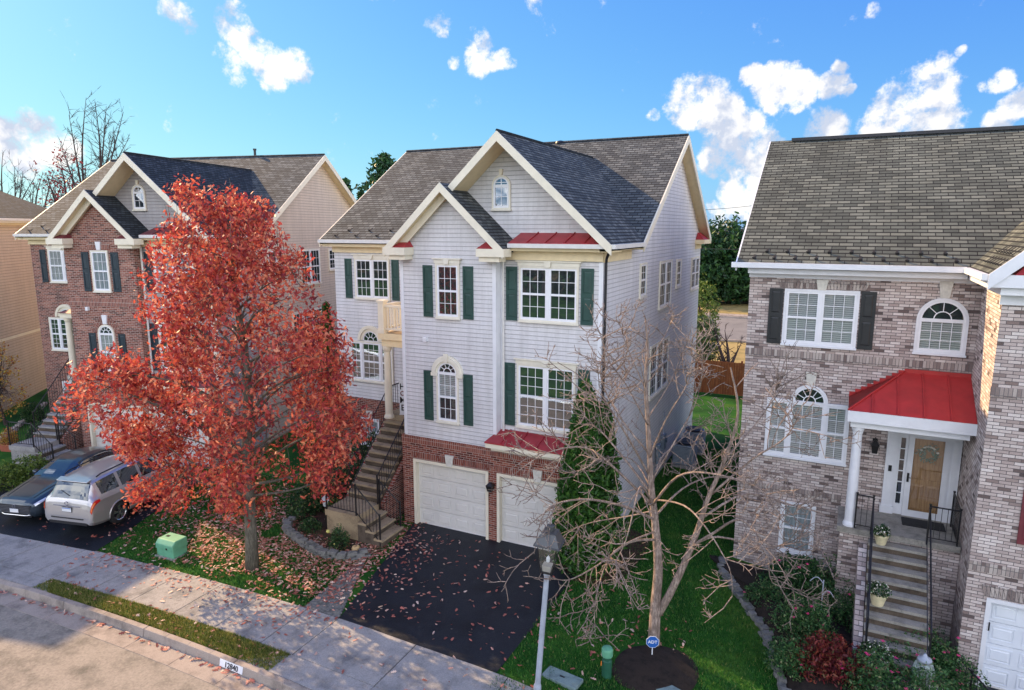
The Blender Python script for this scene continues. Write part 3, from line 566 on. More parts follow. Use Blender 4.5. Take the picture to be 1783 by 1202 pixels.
def entry_stairs(label, loc, rz, base, step='concrete_step'):
    S = thing('entry_stairs', label, 'stairs', loc, rz)
    x0, x1 = -2.25, -1.0; n = 11; r = MB(); b = MB(); b.box(-2.3, -.53, 1.6, 3.28, 2.8, 3.0)
    for i in range(n-1):
        z = .79+.2*(i+1); ya = -.65+.225*i; b.box(x0, x1, ya-.02, ya+.225, z-.06, z); r.box(x0+.01, x1-.01, ya+.03, 1.6, z-.2, z-.06)
    b.box(x0, x1, -1.75, -.65, .6, .79); b.box(x0+.02, x1-.02, -1.7, -.6, -.4, .6)
    for i in range(3):
        z = .59-.2*i; xa = x1+.3*i; b.box(xa-.01, xa+.32, -1.75, -.65, z-.06, z); r.box(xa-.01, xa+.28, -1.73, -.67, -.4, z-.06)
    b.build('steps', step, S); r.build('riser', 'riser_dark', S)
    b = MB(); b.box(-2.28, -.54, 1.65, 3.27, -.4, 2.8)
    b.prism([(x1+.002, -.6, -.4), (x1+.002, 1.64, -.4), (x1+.002, 1.64, 2.7), (x1+.002, -.6, .75)], (.14, 0, 0)); b.prism([(x0-.14, -.6, -.4), (x0-.14, 1.64, -.4), (x0-.14, 1.64, 2.7), (x0-.14, -.6, .75)], (.138, 0, 0))
    b.build('stair_wall', base, S)
    railing(S, [(x1+.03, -.75, .82), (x1+.03, 1.55, 2.98)]); railing(S, [(x0+.05, -.6, .9), (x0+.05, 1.55, 2.98)]); railing(S, [(x0+.02, 1.6, 3.0), (x0+.02, 2.6, 3.0)], .95)
    railing(S, [(-2.2, -1.72, .8), (-1.05, -1.72, .8), (-.18, -1.72, .0)], .95); railing(S, [(-.95, -.68, .6), (-.18, -.68, 0)], .95)
    return S

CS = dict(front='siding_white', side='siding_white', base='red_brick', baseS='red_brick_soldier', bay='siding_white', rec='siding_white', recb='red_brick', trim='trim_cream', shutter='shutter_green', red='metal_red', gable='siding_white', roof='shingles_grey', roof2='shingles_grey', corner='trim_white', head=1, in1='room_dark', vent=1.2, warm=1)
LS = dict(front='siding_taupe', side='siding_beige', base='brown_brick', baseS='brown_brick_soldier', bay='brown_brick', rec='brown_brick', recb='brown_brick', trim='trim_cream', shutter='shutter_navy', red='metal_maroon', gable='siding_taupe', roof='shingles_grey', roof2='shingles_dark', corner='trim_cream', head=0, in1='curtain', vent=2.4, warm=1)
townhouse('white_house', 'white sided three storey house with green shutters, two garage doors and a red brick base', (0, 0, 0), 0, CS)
LE = ((-15.55, -.54, .164), rad(12.69))
townhouse('brick_house', 'brown brick house with navy shutters behind the red oak, left of the white house', LE[0], LE[1], LS)
entry_stairs('long concrete entry stairs with black railings beside the white house garage', (0, 0, 0), 0, 'red_brick')
entry_stairs('shaded entry stairs with black railings climbing beside the brown brick house', LE[0], LE[1], 'brown_brick', 'concrete')
# ------------------------------------------------------------------ the pale brick house on the right
def right_house():
    loc, rz = (14.77, 2.82, -.8), rad(-1.33)
    H = thing('brick_house', 'pale tumbled brick house with black shutters and a bright red porch roof', 'house', loc, rz)
    xl = -5.4; tw = 'trim_white'; P, PS = 'pale_brick', 'pale_brick_soldier'
    b = MB(); b.prism([(xl, 0, -1), (xl, 0, 8.95), (xl, 5.55, 12.75), (xl, 11.1, 8.95), (xl, 11.1, -1)], (12.4, 0, 0)); b.build('brick_wall', P, H)
    b = MB(); b.box(0, .44, -2.6, 0, -1, 9.0); b.box(.44, 3.0, -2.6, 0, 1.98, 9.0); b.box(3.0, 7, -2.6, 0, -1, 9.0); b.box(.44, 3.0, -2.3, 0, -1, 1.98); b.build('bay_wall', P, H)
    b = MB(); b.box(xl-.012, 0, -.02, 0, 6.64, 6.85); b.box(xl-.012, -2.65, -.02, 0, 2.68, 2.9); b.box(-.012, 7, -2.62, -2.6, 2.62, 2.84); b.box(-.012, 7, -2.62, -2.6, 6.64, 6.85); b.build('soldier_course', PS, H)
    # roof
    R = MB(); R.slab([(-5.72, -.38, 9.28), (8, -.38, 9.28), (8, 5.55, 13.14), (-5.72, 5.55, 13.14)], .14); R.slab([(-5.72, 5.55, 13.14), (8, 5.55, 13.14), (8, 11.5, 9.28), (-5.72, 11.5, 9.28)], .14)
    R = R.build('roof', 'shingles_weathered', H)
    MB().box(-5.05, 8, 5.42, 5.68, 13.1, 13.2).build('ridge_vent', 'dark_metal', R)
    G = MB(); G.slab([(-.35, -3.0, 9.27), (2.9, -3.0, 12.25), (2.9, 4.6, 12.25), (-.35, -.2, 9.27)], .13); G.slab([(2.9, -3.0, 12.25), (6.15, -3.0, 9.27), (6.15, -.2, 9.27), (2.9, 4.6, 12.25)], .13)
    G = G.build('bay_roof', 'shingles_weathered', H)
    b = MB(); b.prism([(-.05, -2.6, 9.0), (2.9, -2.6, 11.9), (5.8, -2.6, 9.0)], (0, 2.4, 0)); b.build('gable_wall', 'siding_white', H)
    rake_pair(H, 2.9, 12.25, -.35, 6.15, 9.27, 9.27, -3.04, .44, .24, tw)
    b = MB(); b.box(-.36, .95, -3.0, -2.6, 9.0, 9.26); b.box(-.1, .85, -2.9, -2.6, 8.84, 9.0); b.build('cornice_return', tw, H)
    b = MB(); b.hexa([(.1, -2.98, 9.262), (.9, -2.98, 9.262), (.9, -2.6, 9.262), (.1, -2.6, 9.262), (.42, -2.7, 9.6), (.75, -2.7, 9.6), (.75, -2.6, 9.6), (.42, -2.6, 9.6)]); b.build('return_roof', 'metal_red', H)
    a = math.atan2(3.86, 5.93); pts = []
    for i in range(10): pts.append((-5.0+i*.52, .1, 9.28+.48*.651)); pts.append((-5.3+i*.52, -.16, 9.28+.22*.651))
    snow_guards(R, [p for p in pts if p[0] < -.5], a)
    g2 = []
    for i in range(6): g2.append((.16, -2.6+i*.32, 9.27+.51*.917)); g2.append((-.08, -2.75+i*.32, 9.27+.27*.917))
    for (x, y, z) in g2:
        o = bpy.data.objects.new('snow_guard', bpy.data.meshes['snow_guard']); C.objects.link(o); o.parent = G; o.location = (x, y, z); o.rotation_euler = (math.atan(.917), 0, rad(-90))
    b = MB(); b.tube([(.75, -2.2, 9.95), (.75, -1.6, 9.95)], .09, 8); b.box(.62, .88, -2.3, -1.5, 9.84, 9.9); b.build('roof_vent', 'metal_red', G)
    b = MB(); b.prism([(-5.72, -.38, 9.28), (-5.72, -.38, 9.05), (-5.72, 5.55, 12.9), (-5.72, 5.55, 13.14)], (-.04, 0, 0)); b.build('rake_board', tw, H)
    b = MB(); b.box(xl-.03, -.36, -.3, 0, 8.98, 9.12); b.box(xl-.02, 0, -.05, 0, 8.86, 8.98); b.box(-.34, 0, -2.9, -.3, 8.98, 9.12); b.box(-.05, 0, -2.6, -.05, 8.82, 8.98); b.box(-.05, 7, -2.65, -2.6, 8.62, 8.84); b.build('cornice', tw, H)
    b = MB(); b.box(-5.85, -.42, -.5, -.38, 9.14, 9.28); b.box(-.47, -.35, -3.0, -.38, 9.14, 9.27); b.build('gutter', 'trim_white', H)
    T = FR(0); T2 = FR(-2.6)
    window(H, T, -4.4, -2.7, 7.1, 8.5, 2, 3, 2, tw, .07, inside='blinds')
    shutter(H, T, -4.86, -4.5, 7.03, 8.57, 'shutter_black'); shutter(H, T, -2.6, -2.24, 7.03, 8.57, 'shutter_black')
    jack_arch(H, T, -4.6, -3.68, 8.59, 8.8, PS, lean=.08); jack_arch(H, T, -3.42, -2.5, 8.59, 8.8, PS, lean=.08); keystone(H, T, -3.55, 8.56, 8.84, .15, .1)
    window(H, T, -1.24, -.26, 7.12, 7.92, 1, 4, 3, tw, .07, arch='wide', double=False, inside='blinds')
    round_arch(H, T, -.75, 7.95, .58, .86, P, d=.012, a0=2, a1=178); keystone(H, T, -.75, 8.48, 8.9, .15, .1)
    window(H, T, -4.66, -2.68, 3.86, 5.4, [.27, .46, .27], [2, 3, 2], 2, tw, .07, inside='blinds')
    f = MB(T); f.arc((-3.64, 5.47), .4, .47, 0, .055); F = f.build('fanlight', tw, H)
    f = MB(T); f.arc((-3.64, 5.47), .36, .4, 0, .04); f.arc((-3.64, 5.47), .14, .165, .02, .035)
    for q in (30, 60, 90, 120, 150): f.tube([(-3.64+.15*math.cos(rad(q)), .026, 5.47+.15*math.sin(rad(q))), (-3.64+.37*math.cos(rad(q)), .026, 5.47+.37*math.sin(rad(q)))], .012, 4)
    f.build('grille', 'sash_white', F)
    f = MB(T); f.poly([(-3.64+.38*math.cos(math.pi*i/14), .012, 5.47+.38*math.sin(math.pi*i/14)) for i in range(15)]); f.build('glass', 'car_glass', F)
    round_arch(H, T, -3.64, 5.47, .49, .76, P, d=.012, a0=4, a1=176); keystone(H, T, -3.64, 5.94, 6.3, .14, .1)
    window(H, T, -4.1, -3.32, 1.0, 2.4, 1, 2, 2, tw, .07, inside='curtain')
    # garage
    garage_door(H, T2, .5, 2.94, -.2, 1.94, 'garage_white', 4, 4, tw)
    jack_arch(H, T2, .36, 3.1, 2.06, 2.33, PS, lean=.1)
    b = MB(T2); b.box(.47, .53, .0, .03, 1.25, 1.45); b.build('door_opener', 'dark_metal', H)
    b = shutter(H, T2, .8, 1.13, 3.42, 5.2, 'metal_maroon'); shutter(H, T2, .8, 1.13, 6.95, 8.5, 'metal_maroon')
    # entry
    b = MB(T)
    for x0, x1 in ((-1.68, -1.43), (-.26, -.02)):
        b.box(x0, x1, .002, .1, 2.66, 4.95); b.box(x0-.03, x1+.03, .002, .13, 2.66, 2.86); b.box(x0+.06, x1-.06, .1, .115, 2.95, 4.85)
    b.box(-1.72, 0, .002, .12, 4.95, 5.15); b.build('door_surround', tw, H)
    D = MB(T); D.box(-1.43, -1.19, .002, .06, 2.66, 2.95); D.box(-1.43, -1.36, .002, .06, 2.95, 4.95); D.box(-1.25, -1.19, .002, .06, 2.95, 4.95); D.box(-1.36, -1.25, .002, .06, 4.78, 4.95)
    for k in range(1, 6): D.box(-1.36, -1.25, .02, .04, 2.95+k*.305-.012, 2.95+k*.305+.012)
    sd = D.build('sidelight', tw, H); MB(T).poly([(-1.36, .012, 2.95), (-1.25, .012, 2.95), (-1.25, .012, 4.78), (-1.36, .012, 4.78)]).build('glass', 'car_glass', sd)
    d = MB(T); d.box(-1.18, -.27, .002, .03, 2.68, 4.93); 
    for (u0, u1) in ((-1.06, -.76), (-.69, -.39)):
        for (v0, v1) in ((2.86, 3.55), (3.68, 4.4), (4.5, 4.82)):
            d.hexa([(u0, .03, v0), (u1, .03, v0), (u1, .03, v1), (u0, .03, v1), (u0+.05, .045, v0+.05), (u1-.05, .045, v0+.05), (u1-.05, .045, v1-.05), (u0+.05, .045, v1-.05)])
    d = d.build('front_door', 'wood_door', H)
    s = MB(T); s.box(-1.19, -1.06, .08, .12, 2.67, 4.94); s.box(-.39, -.26, .08, .12, 2.67, 4.94); s.box(-1.06, -.39, .08, .12, 2.67, 2.84); s.box(-1.06, -.39, .08, .12, 4.82, 4.94); s = s.build('storm_door', tw, H)
    MB(T).poly([(-1.06, .1, 2.84), (-.39, .1, 2.84), (-.39, .1, 4.82), (-1.06, .1, 4.82)]).build('glass', 'door_glass', s)
    h = MB(T); h.box(-1.16, -1.11, .12, .15, 3.62, 3.86); h.tube([(-1.135, .15, 3.74), (-1.07, .16, 3.74)], .012, 5); h.build('handle', 'iron_black', s)
    b = MB(T); b.box(-1.6, -1.52, .115, .135, 3.84, 4.0); b.build('doorbell', 'iron_black', H)
    b = MB(T); b.box(-2.02, -1.9, .001, .04, 4.45, 4.65); b.tube([(-1.96, .04, 4.6), (-1.96, .16, 4.72), (-1.96, .2, 4.66)], .012, 5)
    b.hexa([(-2.02, .14, 4.3), (-1.9, .14, 4.3), (-1.9, .26, 4.3), (-2.02, .26, 4.3), (-2.05, .11, 4.52), (-1.87, .11, 4.52), (-1.87, .29, 4.52), (-2.05, .29, 4.52)]); b.hexa([(-2.07, .09, 4.52), (-1.85, .09, 4.52), (-1.85, .31, 4.52), (-2.07, .31, 4.52), (-1.98, .18, 4.66), (-1.94, .18, 4.66), (-1.94, .22, 4.66), (-1.98, .22, 4.66)]); b.build('wall_lantern', 'iron_black', H)
    # porch roof
    zt, ze, ye, xe, xr = 6.52, 5.74, -1.62, -2.68, -1.45
    b = MB(); b.add([(xe, ye, ze), (-.005, ye, ze), (-.005, -.005, zt), (xr, -.005, zt), (xe, -.005, ze)], [(0, 1, 2, 3), (0, 3, 4), (4, 3, 2, 1, 0)[::-1] if 0 else (0, 4, 3)])
    for x in (-2.15, -1.6, -1.05, -.5):
        y1 = -.01; z1 = zt
        if x < xr:
            f = (x-xe)/(xr-xe); y1 = ye*(1-f); z1 = ze+(zt-ze)*f
        b.hexa([(x-.014, ye, ze), (x+.014, ye, ze), (x+.014, y1, z1), (x-.014, y1, z1), (x-.014, ye, ze+.04), (x+.014, ye, ze+.04), (x+.014, y1, z1+.04), (x-.014, y1, z1+.04)])
    b.tube([(xe, ye, ze+.02), (xr, -.01, zt+.02)], .025, 5)
    n = 9
    for i in range(n):   # stepped flashing climbing the wall beside the hip
        f0 = i/n; x0 = xe+(xr-xe)*f0; b.box(x0, x0+.2, -.03, -.004, ze+(zt-ze)*f0-.02, ze+(zt-ze)*f0+.13)
    b.box(xr, -.01, -.03, -.004, zt-.05, zt+.09)
    PR = b.build('porch_roof', 'metal_red_bright', H)
    b = MB(); b.box(xe, -.004, ye-.02, -.002, ze-.28, ze-.004); b.box(xe+.08, -.1, ye+.1, -.002, ze-.44, ze-.28); b.build('porch_beam', tw, PR)
    b = MB(); b.lathe([(.16, 0), (.16, .05), (.14, .1), (.125, .13), (.125, .9), (.105, 2.45), (.12, 2.48), (.12, 2.52), (.14, 2.56), (.15, 2.65)], (-2.42, -1.36, 2.65), 22); b.build('porch_column', tw, H)
    # steps
    S = thing('entry_stairs', 'straight flight of exposed aggregate steps under the bright red porch roof', 'stairs', loc, rz)
    b = MB(); b.box(-2.7, -.02, -1.55, -.13, 2.5, 2.65); b.box(-1.72, -.05, -.13, -.01, 2.5, 2.665)
    x0, x1 = -1.97, -.68; n = 11; r = MB()
    for i in range(1, n): z = 2.65-.195*i; b.box(x0, x1, -1.55-.24*i-.02, -1.55-.24*(i-1), z-.07, z); r.box(x0+.005, x1-.005, -1.55-.24*i+.035, -1.5, z-.22, z-.07)
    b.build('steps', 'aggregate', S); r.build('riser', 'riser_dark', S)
    b = MB(); b.box(-2.62, -.01, -1.48, -.01, -.5, 2.5); b.prism([(x0-.2, -1.49, -.5), (x0-.2, -1.49, 2.3), (x0-.2, -4.0, .45), (x0-.2, -4.0, -.5)], (.19, 0, 0)); b.box(x0-.1, x1+.3, -4.5, -3.98, -.6, .4); b.build('stair_wall', 'pale_brick', S)
    railing(S, [(-2.3, -1.5, 2.65), (-1.93, -1.52, 2.65)], .9); railing(S, [(-.72, -1.52, 2.65), (-.1, -1.52, 2.65), (-.1, -.3, 2.65)], .9)
    for x in (-1.93, -.72):
        railing(S, [(x, -1.56, 2.6), (x, -3.95, .66)], .88, sp=40, r=.02)
    W = thing('doormat', 'black doormat on the porch of the pale brick house', 'doormat', loc, rz); MB().box(-1.2, -.25, -.75, -.25, 2.652, 2.68).build('rug', 'mat_black', W)
    # wreath
    W = thing('wreath', 'grey green wreath hanging on the wooden door', 'wreath', loc, rz); b = MB()
    for i in range(170):
        t = random.uniform(0, 2*math.pi); r = random.gauss(.17, .045); cx, cz = -.72+r*math.cos(t), 4.42+r*math.sin(t); s = random.uniform(.02, .05); q = random.uniform(0, 6.3)
        y = -.07-random.uniform(-.02, .03); b.add([(cx-s*math.cos(q), y, cz-s*math.sin(q)), (cx+.4*s*math.sin(q), y-.01, cz-.4*s*math.cos(q)), (cx+s*math.cos(q), y, cz+s*math.sin(q)), (cx-.4*s*math.sin(q), y-.01, cz+.4*s*math.cos(q))], [(0, 1, 2, 3)])
    b.build('foliage', 'wreath_leaf', W, fix=False); b = MB()
    for i in range(9):
        t = random.uniform(.3, 2.8); cx, cz = -.72+.2*math.cos(t), 4.42+.2*math.sin(t); b.lathe([(.002, .03), (.035, .015), (.035, -.01), (.002, -.03)], (cx, -.09, cz), 6)
    b.build('blossom', 'white_petal', W)
    return loc, rz
RLOC, RRZ = right_house()
def RW(x, y, z):
    return (RLOC[0]+x*math.cos(RRZ)-y*math.sin(RRZ), RLOC[1]+x*math.sin(RRZ)+y*math.cos(RRZ), RLOC[2]+z)

# HOME board leaning in the porch corner
W = thing('home_sign', 'tall white board with black letters spelling HOME, leaning beside the entry of the white house', 'sign', (-.72, .62, 3.0) if 0 else (-1.66, 1.74, 3.0), rad(14))
MB().box(-.12, .12, -.02, .01, 0, 1.22).build('board', 'sign_white', W)
MB().box(-.135, .135, -.025, .02, 1.22, 1.25).box(-.135, .135, -.025, .02, -.0, .03).build('frame', 'sign_white', W)
for ch, z in (('H', 1.0), ('M', .52), ('E', .25)):
    text_mesh(ch, .3, 'ink', W, Matrix.Translation((0, -.024, z)) @ Matrix.Rotation(rad(90), 4, 'X'))
b = MB(); b.arc((0, .77), .055, .085, -.03, -.022, 0, 360, 18); b.build('wreath', 'berry_leaf', W)

# far left house
def far_left():
    H = thing('beige_house', 'tan sided house at the left edge behind an amber tree', 'house', (-24.3, .55, 1.0), rad(36))
    b = MB(); b.box(-10, 0, -1.1, 9, -1.5, 8.9); b.build('siding_wall', 'siding_tan', H)
    MB().box(-.001, .012, -1.1, 9, 2.95, 3.08).build('trim', 'trim_cream', H); MB().box(-.001, .02, -1.1, 9, 8.55, 8.7).build('trim', 'trim_cream', H)
    R = MB(); e, px, pz = 8.9, -5.0, 11.7
    R.slab([(.4, -1.5, e), (.4, 9.4, e), (px, 6, pz), (px, -1.5, pz)], .14); R.slab([(-10.4, -1.5, e), (px, -1.5, pz), (px, 6, pz), (-10.4, 9.4, e)], .14); R.slab([(.4, 9.4, e), (-10.4, 9.4, e), (px, 6, pz)], .14)
    R.build('roof', 'shingles_dark', H)
    MB().prism([(0, -1.1, 8.9), (px, -1.1, 11.5), (-10, -1.1, 8.9)], (0, .3, 0)).build('gable_wall', 'siding_tan', H)
    MB().box(.36, .5, -1.5, 9.4, 8.76, 8.88).box(.0, .38, -1.3, 9.2, 8.66, 8.76).build('gutter', 'gutter', H)
    window(H, FR(-1.1), -4.6, -2.8, 6.8, 8.2, 2, 3, 2); window(H, FR(-1.1), -4.6, -2.8, 3.6, 5.3, 2, 3, 2)
far_left()

# ------------------------------------------------------------------ ground
def g(x, y):
    b = np.interp(x, [-40, -30, -16, -6, 6, 7.5, 9, 12, 15, 25], [1.3, .95, .12, 0, 0, -.12, -.35, -.75, -1.0, -1.5])
    w = np.clip((14-y)/8, 0, 1); f = -.25*np.clip((-.3-y)/4.7, 0, 1)
    return float(b*w+f)
def yb(x): return -4.97-.006*(x-.5)**2 if x < 9 else -5.4
def yf(x): return yb(x)-1.6
def yc(x): return -7.27-.0055*(x+1)**2
def sheet(name, us, loA, hiA, n, off, mat, kind='structure', parent=None, zf=None):
    """a strip draped on the ground between two edge curves y=lo(x), y=hi(x)"""
    b = MB(); vs = []; fs = []
    for i, x in enumerate(us):
        lo, hi = loA(x), hiA(x)
        for j in range(n+1):
            y = lo+(hi-lo)*j/n; vs.append((x, y, (zf or g)(x, y)+off))
    for i in range(len(us)-1):
        for j in range(n): fs.append((i*(n+1)+j, (i+1)*(n+1)+j, (i+1)*(n+1)+j+1, i*(n+1)+j+1))
    b.add(vs, fs); o = b.build(name, mat, parent); tag(o, kind=kind) if kind else None; return o
fr = lambda a, b, s: list(np.arange(a, b+s*.5, s))
xs = fr(-60, -24, 4)+fr(-23.5, 20, .5)+fr(24, 60, 4)
sheet('lawn', xs, lambda x: yc(x)+.05 if abs(x) < 22 else yc(22), lambda x: 26, 66, 0, 'grass')
sheet('back_verge', [-300, -60, -30, 0, 30, 60, 300], lambda x: 26, lambda x: 41.0, 2, -.02, 'dry_grass', zf=lambda x, y: 0)
sheet('back_road', [-300, 0, 300], lambda x: 41.0, lambda x: 56.5, 2, .0, 'asphalt_road', zf=lambda x, y: 0)
sheet('far_field', [-900, -300, -100, 0, 100, 300, 900], lambda x: 56.5, lambda x: 1400, 6, .02, 'dry_grass', zf=lambda x, y: 0 if y < 60 else .5)
tag(MB().box(-300, 300, 56.3, 56.6, 0, .16).build('back_kerb', 'concrete_curb'), kind='structure'); tag(MB().box(-300, 300, 40.8, 41.1, 0, .16).build('back_kerb', 'concrete_curb'), kind='structure')
tag(MB().box(-300, 300, 57.6, 59.3, 0, .09).build('back_footpath', 'concrete_curb'), kind='structure')
sheet('street', fr(-200, -30, 17)+fr(-28, 24, 2)+fr(30, 200, 17), lambda x: -17, lambda x: yc(max(-40, min(25, x)))-.62, 3, 0, 'asphalt_old', zf=lambda x, y: g(x, -7)-.15)
sheet('far_lawn', fr(-200, 200, 25), lambda x: -400, lambda x: -17, 4, .0, 'grass', zf=lambda x, y: g(x, -7)-.1)
# gutter pan and kerb in lengths with joints
gut = MB(); kb = MB(); X = fr(-39, 24, 1.5)
for a, c in zip(X[:-1], X[1:]):
    c0 = c-.015
    for (x0, x1) in ((a, (a+c)/2), ((a+c)/2, c0)):
        zz = [g(x, -7) for x in (x0, x1)]
        gut.hexa([(x0, yc(x0)-.65, zz[0]-.3), (x1, yc(x1)-.65, zz[1]-.3), (x1, yc(x1)-.15, zz[1]-.3), (x0, yc(x0)-.15, zz[0]-.3), (x0, yc(x0)-.65, zz[0]-.14), (x1, yc(x1)-.65, zz[1]-.14), (x1, yc(x1)-.15, zz[1]-.15), (x0, yc(x0)-.15, zz[0]-.15)])
X = fr(-39, 24, 3)
for a, c in zip(X[:-1], X[1:]):
    c0 = c-.02; n = 4
    for i in range(n):
        x0, x1 = a+(c0-a)*i/n, a+(c0-a)*(i+1)/n; zz = [g(x, -7) for x in (x0, x1)]
        def low(x): return .1 if (x < -8.2 or 1.6 < x < 6.2) else .0
        for (ya, yb2, yt) in ((-.17, .0, .0),):
            kb.hexa([(x0, yc(x0)-.17, zz[0]-.3), (x1, yc(x1)-.17, zz[1]-.3), (x1, yc(x1)+.03, zz[1]-.3), (x0, yc(x0)+.03, zz[0]-.3),
                     (x0, yc(x0)-.11, zz[0]+.045-low(x0)*.6), (x1, yc(x1)-.11, zz[1]+.045-low(x1)*.6), (x1, yc(x1)+.03, zz[1]+.05-low(x1)*.2), (x0, yc(x0)+.03, zz[0]+.05-low(x0)*.2)])
tag(gut.build('gutter_pan', 'concrete_curb'), kind='structure'); tag(kb.build('kerb', 'concrete_curb', bevel=.012), kind='structure')
tag(MB().box(-40, 25, -8.1, -7.1, -2.3, -2.2).build('kerb_bed', 'mulch'), kind='structure') if 0 else None
# painted number on the kerb
K = thing('kerb_number', 'white painted rectangle with black house number on the kerb face', 'kerb number', (-.25, 0, 0))
def kerb_face(x, t, off=0): # t 0 bottom..1 top
    xx = x; z0, z1 = g(xx, -7)-.15, g(xx, -7)+.045; y0, y1 = yc(xx)-.155, yc(xx)-.112
    return (x+.25, y0+(y1-y0)*t-.004-off, z0+(z1-z0)*t)
b = MB()
for i in range(6):
    x0, x1 = -.42+.12*i, -.42+.12*(i+1); b.add([kerb_face(x0, .12), kerb_face(x1, .12), kerb_face(x1, .97), kerb_face(x0, .97)], [(0, 1, 2, 3)])
b.build('painted_patch', 'sign_white', K)
text_mesh('12840', .17, 'ink', K, Matrix.Translation((.2, yc(-.05)-.147, g(0, -7)-.052)) @ Matrix.Rotation(rad(76), 4, 'X'), depth=.002)
# pavement slabs
sl = MB(); Xs = fr(-38.3, -8.3, 1.5)+[-7.5, -6.0, -4.5, -3.0, -1.55, -.05, .95, 3.3, 5.75, 7.3, 8.8, 10.3, 11.8, 13.3, 16, 19, 22]
for a, c in zip(Xs[:-1], Xs[1:]):
    a0, c0 = a+.012, c-.012; n = 3
    for i in range(n):
        x0, x1 = a0+(c0-a0)*i/n, a0+(c0-a0)*(i+1)/n
        sk = .0
        def lo(x): return yf(x)
        sl.hexa([(x0, lo(x0), g(x0, lo(x0))-.1), (x1, lo(x1), g(x1, lo(x1))-.1), (x1, yb(x1), g(x1, yb(x1))-.1), (x0, yb(x0), g(x0, yb(x0))-.1),
                 (x0, lo(x0), g(x0, -7)+.028), (x1, lo(x1), g(x1, -7)+.028), (x1, yb(x1), g(x1, yb(x1))+.03), (x0, yb(x0), g(x0, yb(x0))+.03)])
tag(sl.build('pavement', 'concrete'), kind='structure')
sheet('pavement_bed', fr(-39, 24, 1), yf, yb, 4, .012, 'mulch')
ap = MB()
for (a, c, sa, sc) in ((-38, -10.6, 0, 0), (-10.58, -7.55, 0, -.0), (.95, 3.29, 0, 0), (3.31, 5.9, 0, 0), (14, 20, 0, 0)):
    n = max(3, int((c-a)/1.5))
    for i in range(n):
        x0, x1 = a+(c-a)*i/n, a+(c-a)*(i+1)/n
        f = lambda x: yc(x)+.045
        ap.hexa([(x0, f(x0), -2), (x1, f(x1), -2), (x1, yf(x1)-.014, -2), (x0, yf(x0)-.014, -2), (x0, f(x0), g(x0, -7)+.032), (x1, f(x1), g(x1, -7)+.032), (x1, yf(x1)-.014, g(x1, -7)+.028), (x0, yf(x0)-.014, g(x0, -7)+.028)])
# flared ends of the apron
for (xa, xb_, s) in ((.95, .0, 1), (-7.55, -6.9, -1)):
    zz = g(xa, -7)+.03; ap.prism([(xa, yc(xa)+.045, zz), (xb_, yc(xb_)+.045, zz), (xa, yf(xa)-.014, zz)], (0, 0, -.3))
tag(ap.build('driveway_apron', 'concrete'), kind='structure')
# driveways
def quad_sheet(name, P, off, mat, nu=12, nv=12, zf=None):
    A, B_, Cc, D = [Vector((*p, 0)) for p in P]; b = MB(); vs = []
    for i in range(nu+1):
        for j in range(nv+1):
            u, v = i/nu, j/nv; p = (A*(1-u)+B_*u)*(1-v)+(D*(1-u)+Cc*u)*v; vs.append((p.x, p.y, (zf or g)(p.x, p.y)+off))
    b.add(vs, [(i*(nv+1)+j, (i+1)*(nv+1)+j, (i+1)*(nv+1)+j+1, i*(nv+1)+j+1) for i in range(nu) for j in range(nv)])
    return tag(b.build(name, mat), kind='structure')
quad_sheet('driveway', [(.97, -4.97), (5.45, -5.1), (5.75, .3), (-.2, .3)], .03, 'asphalt_new', 14, 16)
quad_sheet('driveway', [(-19, -7.2), (-7.95, -5.44), (-9.4, -.4), (-16.6, -.2)], .03, 'asphalt_new', 24, 16)
quad_sheet('driveway', [(14.6, -5.5), (18.6, -5.5), (18.6, .3), (15.1, .3)], .035, 'asphalt_new')
# cobble edging between lawn and driveway
pv = MB()
for i in range(9):
    for j in range(24):
        u = (i+.5)/9; v = (j+.5)/24; xa = -.2+(.97+.2)*(1-v)-.0; w = 1.15*(1-v*.9); x = xa-w*u-.02; y = -4.95+v*2.6
        if w*(1) < .12: continue
        sx = w/9*.46; z = g(x, y)+.03+random.uniform(-.006, .006); pv.box(x-sx, x+sx, y-.048, y+.048, z-.05, z)
tag(pv.build('cobble_edging', 'field_stone'), kind='structure')
# planting beds
def blob(name, pts, off, mat, dome=0, kind='structure'):
    cx = sum(p[0] for p in pts)/len(pts); cy = sum(p[1] for p in pts)/len(pts); n = len(pts); rings = 8; vs = [(cx, cy, g(cx, cy)+off+dome)]; fs = []
    for r in range(1, rings+1):
        f = r/rings
        for p in pts: x, y = cx+(p[0]-cx)*f, cy+(p[1]-cy)*f; vs.append((x, y, g(x, y)+off+dome*(1-f*f)))
    for i in range(n): fs.append((0, 1+i, 1+(i+1) % n))
    for r in range(rings-1):
        for i in range(n): a = 1+r*n; fs.append((a+i, a+n+i, a+n+(i+1) % n, a+(i+1) % n))
    o = MB().add(vs, fs).build(name, mat); return tag(o, kind=kind)
def curve(pts, n=8, closed=True):
    P = [Vector((*p[:2], 0)) for p in pts]; m = len(P); out = []
    for i in range(m if closed else m-1):
        a, b_, c, d = (P[(i-1) % m] if closed or i > 0 else P[0]), P[i], P[(i+1) % m], (P[(i+2) % m] if closed or i+2 < m else P[-1])
        for k in range(n):
            t = k/n; q = .5*((2*b_)+(-a+c)*t+(2*a-5*b_+4*c-d)*t*t+(-a+3*b_-3*c+d)*t**3); out.append((q.x, q.y))
    if not closed: out.append((P[-1].x, P[-1].y))
    return out
blob('mulch_ring', curve([(7.66, -3.75), (7.75, -3.0), (8.3, -2.45), (9.0, -2.3), (9.4, -2.75), (9.3, -3.5), (8.7, -3.95), (8.0, -4.1)]), .02, 'mulch', .14)
